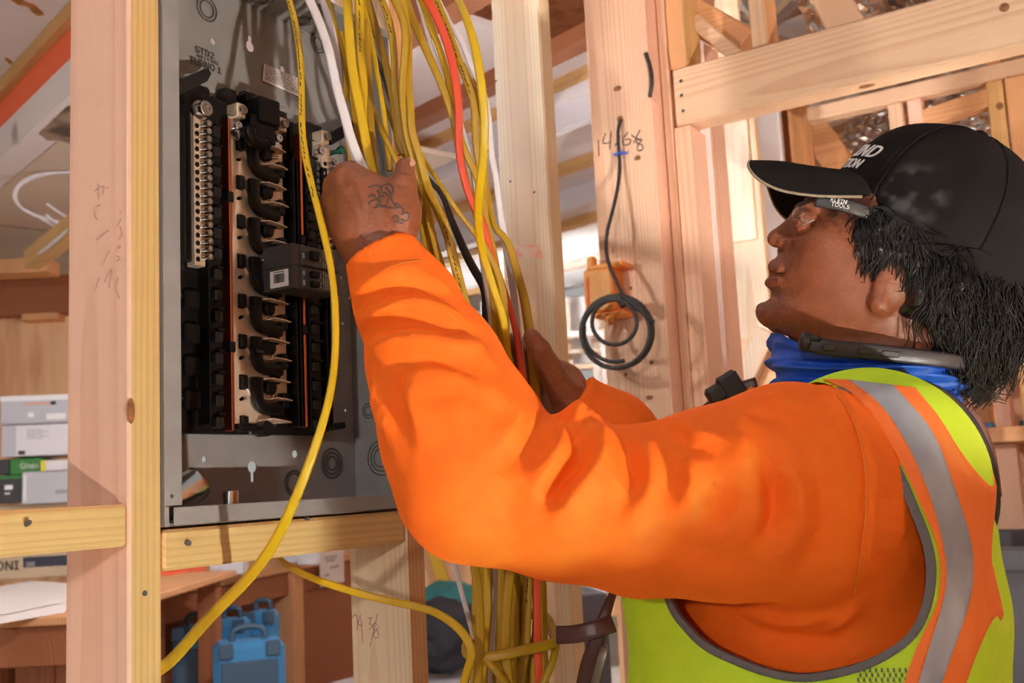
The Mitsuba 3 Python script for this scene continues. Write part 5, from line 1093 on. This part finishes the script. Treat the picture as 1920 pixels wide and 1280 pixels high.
# --- safety vest: a shell round the torso, its panels cut along the seams
def to_m(m): return m3.Manifold(m3.Mesh(np.asarray(m.vertices, np.float32), np.asarray(m.faces, np.uint32)))
def from_m(m): q = m.to_mesh(); return tm(q.vert_properties[:, :3], q.tri_verts)
VX = .37
def yz(pts, n=None): P = np.array([on(x, y, 0, VX)[1:] for x, y in pts]); return spline(np.column_stack([P, P[:, 0] * 0]), n)[:, :2] if n else P
def prism(poly, x0, x1):
    ms = []
    for g in getattr(poly, 'geoms', [poly]):
        if g.area > 1e-8:
            e = trimesh.creation.extrude_polygon(g, x1 - x0, engine='earcut'); v = e.vertices; e.vertices = np.stack([v[:, 2] + x0, v[:, 0], v[:, 1]], 1); ms.append(to_m(e))
    return m3.Manifold.batch_boolean(ms, m3.OpType.Add) if len(ms) > 1 else ms[0]
neck_p = V(.575, -.535, 1.42)
def vest_f(g):
    def f(p):
        d = torso(p, g); d = smin(d, cap_(p, V(.43, -.572, 1.28), V(.47, -.565, 1.29), .080 + g, .08 + g), .03); d = smin(d, cap_(p, V(.43, -.570, 1.28), V(.44, -.545, .90), .080 + g, .085 + g), .04)
        wob = .004 * np.sin(p[..., 2] * 38 + p[..., 1] * 30) * np.clip((1.32 - p[..., 2]) / .2, 0, 1)
        d = smin(d, cap_(p, V(.45, -.405, 1.15), V(.45, -.40, .9), .10 + g, .11 + g), .05) + wob
        return np.maximum(d, .86 - p[..., 2])
    return f
lo_v, hi_v = (.27, -.75, .84), (.86, -.26, 1.45)
G0 = [nets(vest_f(g), lo_v, hi_v, .0055) for g in (.009, .014, .0165)]
A_in, A_out, A_str = [to_m(m) for m in G0]
OPEN = [(1510, 712), (1552, 721), (1592, 745), (1637, 790), (1672, 840), (1702, 895), (1727, 960), (1743, 1020), (1746, 1080), (1736, 1140), (1715, 1182), (1680, 1210), (1640, 1230), (1590, 1245), (1520, 1257), (1460, 1247), (1405, 1221), (1350, 1190), (1315, 1160), (1287, 1127), (1270, 1060), (1280, 960), (1330, 850), (1400, 760), (1450, 725), (1510, 712)]
hole = Polygon(yz(OPEN, 160)).buffer(0)
neck_c = to_m(cyl(neck_p - Z * .12 - Y * .01, neck_p + Z * .2 + Y * .01, .092, 40, .12))
far_hole = prism(affinity.translate(affinity.scale(Point(0, 0).buffer(1, 24), .10, .15), -.52, 1.23), .68, .95)
front_gap = to_m(bx((.535, -.45, .8), (.600, -.1, 1.5)))
shell = A_out - A_in - prism(hole, .1, .50) - neck_c - far_hole - front_gap
bsdf('vest_lime', proc(lambda p, n, uv: mix(srgb(186, 224, 30), srgb(202, 236, 52), fbm(p.x * 50, p.y * 50, p.z * 50, 3))), .75, sheen=.2)
bsdf('vest_orange', proc(lambda p, n, uv: mix(srgb(246, 110, 40), srgb(252, 128, 56), fbm(p.x * 120, p.y * 120, p.z * 30, 3))), .7)
bsdf('vest_silver', proc(lambda p, n, uv: mix(srgb(132, 132, 140), srgb(162, 162, 168), smoothstep(.3, .7, fbm(p.x * 24, p.y * 24, p.z * 9, 4)))), .42, specular=.6)
bsdf('vest_binding', srgb(96, 96, 98), .8)
vs = add('safety_vest', from_m(shell), 'vest_lime', 40, parent=man, label='lime safety vest with grey reflective stripes')
S_lime = [(1510, 706), (1555, 716), (1598, 738), (1645, 785), (1682, 838), (1712, 893), (1738, 958), (1755, 1018), (1759, 1082), (1748, 1145), (1728, 1186)]
B0 = [(1560, 706), (1600, 718), (1650, 748), (1696, 798), (1730, 850), (1755, 920), (1770, 1000), (1775, 1090), (1757, 1170), (1728, 1285)]
B0l = [(1530, 708), (1570, 722), (1608, 741), (1655, 787), (1690, 838), (1719, 893), (1745, 958), (1762, 1018), (1766, 1082), (1755, 1145), (1735, 1190), (1705, 1285), (1672, 1420)]
B1 = [(1585, 710), (1655, 756), (1715, 835), (1752, 920), (1770, 1000), (1775, 1090), (1760, 1168), (1728, 1290), (1694, 1420)]
B2 = [(1670, 720), (1742, 795), (1776, 860), (1799, 935), (1814, 1015), (1815, 1100), (1803, 1170), (1767, 1290), (1733, 1420)]
B3 = [(1705, 724), (1756, 780), (1788, 830), (1826, 890), (1862, 960), (1875, 1040), (1866, 1105), (1845, 1170), (1806, 1290), (1772, 1420)]
def strip(a, b): return Polygon(np.vstack([yz(a, 60), yz(b, 60)[::-1]])).buffer(0)
def vest_part(name, poly, mat, label, x1=.56, base=None): 
    m = (A_str - A_in) ^ prism(poly, .1, x1)
    return add(name, from_m(m - neck_c), mat, 40, parent=vs, label=label)
vest_part('orange_stripe', strip(B0l, B1), 'vest_orange', 'orange stripe')
vest_part('silver_stripe', strip(B1, B2), 'vest_silver', 'grey reflective stripe', .485)
vest_part('orange_stripe', strip(B2, B3), 'vest_orange', 'outer orange stripe', .515)
vest_part('binding', hole.buffer(.0055).difference(hole.buffer(-.0015)).difference(sbox(-1, 1.372, 1, 2)), 'vest_binding', 'grey edge binding', .50)
rgm = np.random.default_rng(2); dots = []
for (xa, xb, ya, yb) in ((1610, 1700, 1256, 1284),):
    for x in np.arange(xa, xb, 11):
        for y in np.arange(ya, yb, 9): dots.append((x + (4 if int((y - ya) / 9) % 2 else 0), y))
dm = on_mesh(G0[1], dots, None, .0012)
add('mesh_hole', cat_mesh([hull([q + d for d in (V(0, .0009, .0018), V(0, -.0009, .0018), V(0, .0009, -.0018), V(0, -.0009, -.0018), V(.0006, 0, 0), V(-.0006, 0, 0))]) for q in dm]), 'vest_binding', parent=vs, kind='stuff')
# --- trousers and boots (below the picture)
def trousers_f(p):
    d = cap_(p, V(.56, -.495, .84), V(.56, -.495, .93), .165, .168)
    for s in (-1, 1): d = smin(d, chain_(p, [V(.56 + s * .09, -.50, .84), V(.57 + s * .11, -.47, .47), V(.57 + s * .12, -.50, .13)], [.105, .078, .066], .02), .03)
    return np.maximum(d, p[..., 2] - .95)
bsdf('denim', srgb(52, 62, 84), .8); bsdf('boot', srgb(96, 66, 42), .6)
add('trousers', nets(trousers_f, (.28, -.78, .05), (.86, -.22, .98), .010), 'denim', True, parent=man)
def boot_f(p):
    d = None
    for s in (-1, 1):
        e = smin(cap_(p, V(.57 + s * .12, -.50, .16), V(.57 + s * .12, -.49, .06), .052, .048), cap_(p, V(.57 + s * .12, -.52, .042), V(.57 + s * .125, -.32, .036), .046, .040), .03)
        d = e if d is None else np.minimum(d, e)
    return np.maximum(d, .002 - p[..., 2])
add('boots', nets(boot_f, (.36, -.62, -.02), (.80, -.22, .26), .007), 'boot', True, parent=man)
# --- blue neck gaiter
bsdf('gaiter_blue', proc(lambda p, n, uv: mix(srgb(18, 66, 160), srgb(30, 92, 200), fbm(p.x * 60, p.y * 60, p.z * 60, 3))), .55, sheen=.4)
def gaiter():
    nt, nh = 120, 40; th = np.linspace(0, 2 * np.pi, nt, endpoint=False); v = []
    gf, gl = unit(FWD), LFT
    for j in range(nh):
        u = j / (nh - 1)                      # 0 top .. 1 bottom
        ctr = hp(1612 + 14 * u, 640 + 78 * u); ctr = ctr + UP_ * 0
        for t in th:
            c, s = math.cos(t), math.sin(t)
            fold_ = math.sin(u * 15 + 1.6 * math.sin(t * 1.0 + .6) + .8 * math.sin(3 * t + 4 * u)) * .0055 + math.sin(u * 31 + 2.5 * math.sin(2 * t) + 5 * t) * .0022
            rf, rb, rl = .101 + fold_, .100 + fold_, .070 + fold_ * 1.2
            edge = -.012 * (math.exp(-(u / .07) ** 2) + math.exp(-((1 - u) / .08) ** 2))
            q = ctr + gf * c * ((rf if c > 0 else rb) + edge) + gl * s * (rl + edge) + Z * (-.030 * (1 - c) / 2 + .006 * math.sin(3 * t + 1) * (1 - u) + (.012 * c if u < .3 else 0) * (1 - u / .3))
            v.append(q)
    i = np.arange(nt); f = []
    for j in range(nh - 1): a, b = j * nt + i, j * nt + (i + 1) % nt; f += np.stack([a, b, b + nt], 1).tolist() + np.stack([a, b + nt, a + nt], 1).tolist()
    return tm(v, f)
add('neck_gaiter', gaiter(), 'gaiter_blue', True, parent=man, label='crumpled blue neck gaiter')
# --- headset lying round the neck
bsdf('headset_grey', srgb(40, 37, 41), .36, specular=.35)
hs = 'person__headset'
hpath = [hp(1528, 656, .082), hp(1560, 664, .086), hp(1620, 671, .089), hp(1690, 678, .090), hp(1755, 685, .086), hp(1800, 690, .078), hp(1840, 700, .055), hp(1856, 706, .0)]
add('headset', tube(spline(hpath, 60), np.interp(np.linspace(0, 1, 60), [0, .3, .7, .85, 1], [.0088, .0088, .0080, .0045, .0045]), 12, flat=.0045, wide=UP_), 'headset_grey', True, parent=man, label='grey neckband headset')
add('ear_pad', cat_mesh([cyl(hp(1517, 652, .082), hp(1537, 656, .084), .0105, 18, ch=.003), cyl(hp(1542, 645, .084), hp(1542, 656, .086), .0085, 16, ch=.002)]), 'rubber', 35, parent=hs)
for x in (1573, 1638, 1678):
    y = 667 + (x - 1573) * .105; c = hp(x, y, .0945); add('button', obb(c, unit(hp(x + 10, y + 1, .09) - hp(x, y, .09)), LFT, UP_, (.007 if x < 1600 else .010, .0012, .0036), .0011), 'rubber', parent=hs)
add('band_end', tube(spline([hp(1822, 696, .060), hp(1838, 702, .045), hp(1850, 709, .03)], 10), .0055, 10), 'steel', True, parent=hs)
# --- suspenders: brown leather and black pads
bsdf('leather', proc(lambda p, n, uv: mix(srgb(84, 44, 34), srgb(112, 62, 44), fbm(p.x * 80, p.y * 80, p.z * 80, 3))), .5)
bsdf('leather_dark', srgb(58, 28, 24), .4)
bsdf('strap_black', srgb(28, 27, 29), .75)
def band(pts, w, th, n=60, wide=None):
    P = spline(np.array([at(*q) for q in pts]), n); tg = np.gradient(P, axis=0); vw = P - EYE
    s = np.cross(tg, vw); s /= np.linalg.norm(s, axis=1, keepdims=True)
    return tube(P, np.interp(np.linspace(0, 1, n), np.linspace(0, 1, len(np.atleast_1d(w))), np.atleast_1d(w)) / 2, 10, flat=th, wide=s if wide is None else wide)
su = add('suspenders', band([(1560, 706, 1.16), (1620, 700, 1.125), (1690, 703, 1.11), (1750, 722, 1.115), (1800, 762, 1.13), (1835, 815, 1.145), (1853, 870, 1.155), (1862, 930, 1.165)], (.016, .02, .022, .022, .02, .018), .0035), 'leather', True, parent=man, label='brown leather suspenders with black pads')
add('strap', band([(1862, 920, 1.165), (1858, 985, 1.165), (1850, 1060, 1.16), (1838, 1140, 1.155), (1822, 1220, 1.15), (1812, 1310, 1.15)], (.012, .012, .011), .003), 'leather', True, parent=su)
add('pad', band([(1640, 716, 1.105), (1700, 728, 1.095), (1755, 750, 1.10), (1798, 790, 1.115), (1832, 845, 1.135), (1852, 910, 1.15), (1856, 960, 1.155), (1850, 1000, 1.16)], (.014, .024, .030, .030, .028, .026, .022, .016), .006), 'strap_black', True, parent=su)
add('loop_tab', band([(1680, 690, 1.095), (1681, 715, 1.088), (1683, 738, 1.085)], .020, .002, 12), 'strap_black', True, parent=su)
add('strap', band([(1295, 800, 1.30), (1335, 765, 1.29), (1372, 738, 1.28), (1420, 722, 1.27)], .020, .0035, 20), 'leather_dark', True, parent=su)
add('edge_piping', band([(1350, 782, 1.285), (1385, 750, 1.275), (1412, 726, 1.265)], .006, .002, 14), 'vest_orange', True, parent=su)
add('buckle', cat_mesh([obb(at(1348, 735, 1.27), unit(RT + UP * .62), unit(UP - RT * .62), -FW, (.016, .011, .008), .004), obb(at(1370, 722, 1.268), unit(RT + UP * .62), unit(UP - RT * .62), -FW, (.014, .016, .007), .004)]), 'rubber', 35, parent=su)
add('belt_strap', band([(1044, 1190, 1.07), (1080, 1188, 1.06), (1115, 1180, 1.055), (1150, 1168, 1.06)], .018, .002, 24), 'leather_dark', True, parent=su)
add('belt_strap', band([(1150, 1110, 1.08), (1135, 1150, 1.07), (1118, 1205, 1.065), (1106, 1250, 1.07), (1098, 1310, 1.075)], (.008, .014, .020, .024), .003, 24), 'leather_dark', True, parent=su)
add('belt_buckle', tube(spline([at(1134, 1210, 1.05), at(1128, 1235, 1.045), at(1120, 1262, 1.05), at(1112, 1300, 1.06)], 20), .005, 8, flat=.002), 'dull_steel', True, parent=su)
# --- cap
CH = hp(1712, 395, .085)
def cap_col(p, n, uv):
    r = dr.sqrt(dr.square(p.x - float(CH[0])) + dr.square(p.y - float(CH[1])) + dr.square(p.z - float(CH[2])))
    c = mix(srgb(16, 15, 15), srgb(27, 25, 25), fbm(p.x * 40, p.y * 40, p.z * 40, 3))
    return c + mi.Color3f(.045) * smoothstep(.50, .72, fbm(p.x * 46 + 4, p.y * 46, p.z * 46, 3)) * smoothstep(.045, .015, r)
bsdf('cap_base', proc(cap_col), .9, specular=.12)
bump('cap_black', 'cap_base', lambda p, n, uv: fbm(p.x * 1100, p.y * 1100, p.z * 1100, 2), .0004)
CC, CF, CU = hp(1742, 440), pxdir(-.88, -.475), pxdir(.475, -.88)
CR = V(.1215, .0945, .1215)
def crown_pt(phi, th, k=1.0, lift=0.):
    """A point of the crown: phi from the front towards his left, th above the rim."""
    d = V(math.cos(th) * math.cos(phi), math.cos(th) * math.sin(phi), math.sin(th))
    e = 2.35; r = (np.abs(d / 1.0) ** e).sum() ** (-1 / e) if th > 0 else 1.0
    r = 1 + (r - 1) * .35
    q = d * (CR * k + lift) * r
    return CC + CF * q[0] + LFT * q[1] + CU * q[2]
def crown():
    v, f = [], []; nth, nph = 46, 150
    for j in range(nth):
        for i in range(nph):
            ph = 2 * np.pi * i / nph
            t0 = -.24 + .28 * max(0, math.cos(ph)) ** 3            # the rim rises at the front where the brim is sewn on
            th = t0 + (np.pi / 2 - t0) * j / (nth - 1)
            groove = min(abs(((ph - k * np.pi / 3 + np.pi) % (2 * np.pi)) - np.pi) for k in range(6))
            g = -.0011 * math.exp(-(groove * math.cos(th) / .025) ** 2)
            g += .0018 * math.sin(5 * ph + 7 * th) * math.cos(th) * .5
            v.append(crown_pt(ph, th, 1, g))
    i = np.arange(nph)
    for j in range(nth - 1): a, b = j * nph + i, j * nph + (i + 1) % nph; f += np.stack([a, b, b + nph], 1).tolist() + np.stack([a, b + nph, a + nph], 1).tolist()
    return tm(v, f)
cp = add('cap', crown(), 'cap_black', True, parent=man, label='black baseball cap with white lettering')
BO = [(0, 1411, 303, 0), (.25, 1411, 313, .022), (.5, 1417, 333, .043), (.7, 1436, 358, .058), (.85, 1482, 385, .071), (.93, 1545, 398, .080), (1, 1628, 403, .0895)]
BI = [(0, 1552, 330, 0), (.25, 1556, 333, .025), (.5, 1580, 340, .050), (.7, 1606, 352, .066), (.85, 1626, 366, .076), (.93, 1636, 380, .082), (1, 1644, 398, .087)]
def brim(off):
    ns, nt = 61, 16; S = np.linspace(-1, 1, ns); v = []
    O = np.array([hp(x, y, w) for _, x, y, w in BO]); I = np.array([hp(x, y, w) for _, x, y, w in BI]); ks = [b[0] for b in BO]
    from scipy.interpolate import PchipInterpolator
    fo, fi = PchipInterpolator(ks, O), PchipInterpolator(ks, I)
    for s in S:
        a, b = fi(abs(s)), fo(abs(s))
        if s < 0: a = a - 2 * LFT * ((a - hp(1600, 400)) @ LFT); b = b - 2 * LFT * ((b - hp(1600, 400)) @ LFT)
        for t in np.linspace(0, 1, nt): v.append(a + (b - a) * t + CU * (.006 * math.sin(np.pi * t) * (1 - abs(s)) + off))
    f = []
    for i in range(ns - 1):
        for j in range(nt - 1): a = i * nt + j; f += [[a, a + 1, a + nt + 1], [a, a + nt + 1, a + nt]]
    return np.array(v), np.array(f), ns, nt
v0, f0, ns, nt = brim(.0012); v1, _, _, _ = brim(-.0012)
edge = [i * nt + nt - 1 for i in range(ns)]
wall = [[a, b, b + len(v0)] for a, b in zip(edge, edge[1:])] + [[a, b + len(v0), a + len(v0)] for a, b in zip(edge, edge[1:])]
br = add('brim', tm(np.vstack([v0, v1]), np.vstack([f0, f0[:, ::-1] + len(v0), wall])), 'cap_black', 40, parent=cp)
bsdf('piping', srgb(150, 136, 116), .7)
add('brim_piping', tube((v0[edge] + v1[edge]) / 2, .0016, 6), 'piping', True, parent=cp)
add('cap_button', trimesh.creation.icosphere(3).apply_scale(1).apply_transform(np.block([[np.stack([CF * .0085, LFT * .0085, CU * .006], 1), (crown_pt(0, np.pi / 2))[:, None]], [np.zeros((1, 3)), np.ones((1, 1))]])), 'cap_black', True, parent=cp)
for k in (1, 2): add('cap_seam', tube(np.array([crown_pt(k * np.pi / 3, t, 1, .0004) for t in np.linspace(-.05, 1.54, 40)]), .0007, 5), 'cap_black', True, parent=cp)
bsdf('thread_white', srgb(226, 222, 220), .7)
def cap_text(txt, h, phi0, th0, slant=.0):
    m = meshkit.text_mesh(txt, h, .0008, True); m = m.subdivide().subdivide(); v = m.vertices; w = v[:, 0].max(); o = []
    for x, y, z in v:
        th = th0 + y / .118; ph = phi0 - (w - x - slant * y) / .105 / max(math.cos(th), .3)
        o.append(crown_pt(ph, th, 1, .0005 + z))
    m.vertices = np.array(o)
    return add('lettering', m, 'thread_white', parent=cp, label='white embroidered lettering')
cap_text('IND', .0160, math.radians(46), math.radians(18), .25); cap_text('TION', .0110, math.radians(40), math.radians(10.5), .25)
# --- glasses
bsdf('lens', srgb(255, 255, 255), .05)
scene['lens'] = {'type': 'thindielectric', 'int_ior': 1.5}
def lens():
    S = np.linspace(-1, 1, 41); v = []; nt = 12
    for s in S:
        a = abs(s); top = hp(1494 + 52 * a ** 1.8, 392 + 6 * a, .072 * s ** 1 * (1 - .08 * a)); bot = hp(1493 + 47 * a ** 1.8, 439 - 4 * a + 4 * (a < .3), .066 * s)
        for t in np.linspace(0, 1, nt): v.append(top + (bot - top) * t + FW_ * (.006 * math.sin(np.pi * t)))
    f = []
    for i in range(40):
        for j in range(nt - 1): b = i * nt + j; f += [[b, b + 1, b + nt + 1], [b, b + nt + 1, b + nt]]
    return tm(v, f)
lm = lens()
gl = add('safety_glasses', lm, 'lens', True, parent=man, label='clear safety glasses with black arms')
bsdf('lens_edge', srgb(190, 186, 180), .2)
nt_ = 12; rim_i = [i * nt_ + nt_ - 1 for i in range(41)] + [40 * nt_ + j for j in range(nt_ - 1, -1, -1)]
add('lens_rim', tube(lm.vertices[[i * nt_ + nt_ - 1 for i in range(41)]], .0009, 6), 'lens_edge', True, parent=gl)
add('brow_bar', tube(lm.vertices[[i * nt_ for i in range(41)]], .0022, 8), 'rubber', True, parent=gl)
for s in (1, -1):
    P_ = [hp(1543, 402, .072 * s), hp(1560, 406, .075 * s), hp(1590, 412, .078 * s), hp(1620, 421, .077 * s), hp(1680, 440, .066 * s)]
    add('temple_arm', tube(spline(P_, 30), .0072, 12, flat=.0022, wide=UP_), 'rubber', True, parent=gl)
tx = unit(hp(1610, 417, .08) - hp(1570, 408, .076)); ty = unit(UP_ - tx * (UP_ @ tx)); 
for txt, x, y in (('KLEIN', 1570, 407), ('TOOLS', 1571, 415)): add('lettering', lettering(txt, .0042, hp(x, y, .0795), -tx * -1, ty, .0006, True), 'thread_white', parent=gl)
# --- hair: a dark mass under the cap and loose curls over it
def hair_f(p):
    d = ell_(p, hp(1775, 545, 0), AX, (.082, .086, .075)); d = smin(d, ell_(p, hp(1840, 610, 0), AX, (.052, .078, .058)), .03)
    d = smin(d, ell_(p, hp(1790, 650, 0), AX, (.050, .074, .036)), .03)
    for s in (1, -1):
        d = smin(d, ell_(p, hp(1672, 480, .070 * s), AX, (.036, .014, .040)), .02); d = smin(d, ell_(p, hp(1640, 462, .069 * s), AX, (.016, .008, .032)), .012)
        d = smin(d, ell_(p, hp(1735, 545, .070 * s), AX, (.036, .022, .045)), .02)
    return d
hair0 = nets(hair_f, hp(1775, 560) - .19, hp(1775, 560) + .19, .0045)
hn = hair0.vertex_normals; hv = hair0.vertices
lx_, ly_ = (hv - CC) @ CF, (hv - CC) @ CU
hair_b = tm(hv + hn * ((meshkit.fbm(hv * V(70, 70, 70), 3, 8) - .5) * .012)[:, None], hair0.faces)
def under_cap(v):   # hair stays below the rim of the cap
    a, l, u = (v - CC) @ CF, (v - CC) @ LFT, (v - CC) @ CU; return ((a / CR[0]) ** 2 + (l / CR[1]) ** 2 + (np.maximum(u, 0) / CR[2]) ** 2 > .94) & (u > -.008)
vv = hair_b.vertices; u = (vv - CC) @ CU; vv -= CU * np.maximum(u + .004, 0)[:, None] * .9
a = (vv - CC) @ CF; 
hair_b.vertices = vv
bsdf('hair_black', srgb(20, 18, 18), .30, specular=.6)
hr = add('hair', hair_b, 'hair_black', True, parent=man, label='black wavy hair')
rgh = np.random.default_rng(11); nv = hair0.vertex_normals
cand = np.nonzero((((hv - CC) @ CU) < -.006) & (((hv - hp(1600, 500)) @ LFT) > -.03))[0]
curls = []
DOWN = unit(-UP_ - FW_ * .55)
for k in rgh.choice(cand, 1700, replace=False):
    p, n = hv[k].copy(), nv[k]; L = rgh.uniform(.03, .07); m_ = 14; xx, yy = px_of(p[None])[0][0]
    if xx < 1730:
        L *= .5
        if yy > 535 - .5 * (xx - 1640) * 0: continue
    fl = meshkit.noise(p * 45, 3) - .5
    t0 = DOWN + np.cross(n, DOWN) * fl * 1.6 + rgh.normal(0, .12, 3); t0 = unit(t0 - n * (t0 @ n)); b0 = np.cross(n, t0)
    w0, ph0 = 75 + 60 * meshkit.noise(p * 30, 5), 6.28 * meshkit.noise(p * 38, 6) + rgh.normal(0, .4); am = .0035 + .003 * rgh.random()
    s = np.linspace(0, L, m_)
    path = p + n * (.0005 + .006 * np.sin(s / L * 2.8) * rgh.uniform(.2, 1.1) - .004 * (s / L) ** 2)[:, None] + t0 * s[:, None] + b0 * (am * np.sin(w0 * s + ph0))[:, None] - Z * (s ** 2 * 1.0)[:, None]
    u_ = (path - CC) @ CU; path -= CU * np.maximum(u_ + .012, 0)[:, None]
    curls.append(tube(path, np.linspace(.0010, .0004, m_), 4))
add('curls', cat_mesh(curls), 'hair_black', True, parent=hr, kind='stuff')

# ------------------------------------------------------------------ unseen lamps by and behind the camera; added fill lamps in the rooms behind
bsdf('bulb', srgb(240, 236, 228), .4)
def unseen_lamp(pos, power, aim, label, tint, r=.03, clamp=None):
    wl = thing('unseen_lamp', label, 'lamp'); pos = np.asarray(pos, float); aim = unit(np.asarray(aim) - pos)
    ball = trimesh.creation.icosphere(2, r); ball.apply_translation(pos)
    scene[wl + '__bulb'] = mikit.ply(ball, 'bulb', True, emitter={'type': 'area', 'radiance': {'type': 'rgb', 'value': (np.array(tint) * power / (math.pi * r ** 2)).tolist()}})
    q = r / .03 if clamp is None else .55
    add('reflector', lathe([(.02 * q, -.07 * q), (.05 * q, -.065 * q), (.085 * q, -.02 * q), (.087 * q, -.02 * q), (.052 * q, -.068 * q), (.02 * q, -.074 * q)], pos, aim, 28), 'dull_steel', True, parent=wl)
    if clamp is not None: add('clamp_arm', cyl(pos - aim * .07 * q, clamp, .008), 'rubber', True, parent=wl); return
    add('pole', cyl((pos[0], pos[1], .012), pos - Z * .09 * q, .012), 'rubber', True, parent=wl)
    for k in range(3):
        a = k * 2.094; add('foot', cyl((pos[0], pos[1], .08), (pos[0] + .22 * math.cos(a), pos[1] + .22 * math.sin(a), .008), .008), 'rubber', True, parent=wl)
unseen_lamp(LAMP, LAMP_POWER, (.30, -.1, 1.5), 'unseen low lamp beside the camera, lights the panel from below', (1.0, .93, .84))
unseen_lamp(LAMP_FAR, LAMP_FAR_POWER, (.8, -.2, 1.5), 'unseen lamp far behind the camera, lights the post and the sleeve', (1.0, .95, .90), .09)
unseen_lamp((.46, .30, 1.75), 2.6, (.9, 1.6, 2.7), 'added fill lamp behind the panel, brightens the ceilings behind the wall', (1.0, .95, .93), .025, clamp=V(.427, .097, 1.75))  # fill added behind the panel to lift the ceilings
unseen_lamp(on(988, 430, 1, .34), 5.5, (2.4, 1.4, 2.7), 'added fill lamp behind the pale stud, brightens the middle ceiling', (.96, .96, 1.0), .025, clamp=V(.83, .097, 1.72))  # hidden fill, added for the middle ceiling
unseen_lamp(at(1760, 420, 2.0), .32, at(1700, 200, 3.2), 'added fill lamp in the far room behind the man', (1.0, .86, .72), .03)  # added fill for the studs and ducts of the far room
unseen_lamp(at(1010, 610, 6.2), 26, at(1090, 620, 7.3), 'added lamp beyond the studs, brightens the white window stand-in', (1.0, 1.0, 1.0), .05)  # added so the white stand-in looks as bright as a window
# unseen cart between low lamp and wall, placed to shade the lower right
tc = thing('unseen_cart', 'unseen grey steel cart out of the picture, placed to shade the lower right', 'tool cart')
add('cabinet', bx((-.06, -1.30, .10), (.62, -1.0, .80), .008), 'bin_grey', parent=tc); add('worktop', bx((-.065, -1.31, .801), (.63, -.99, .84), .006), 'rubber', parent=tc)
for z in (.15, .37, .59):
    d_ = add('drawer', bx((-.03, -1.315, z), (.59, -1.301, z + .19), .003), 'dull_steel', parent=tc); add('handle', cyl((.10, -1.325, z + .15), (.46, -1.325, z + .15), .008, 10), 'rubber', True, parent=d_)
for x in (0, .55):
    for y in (-1.26, -1.05): add('wheel', cyl((x, y - .015, .05), (x, y + .015, .05), .05, 20, ch=.006), 'rubber', 30, parent=tc)
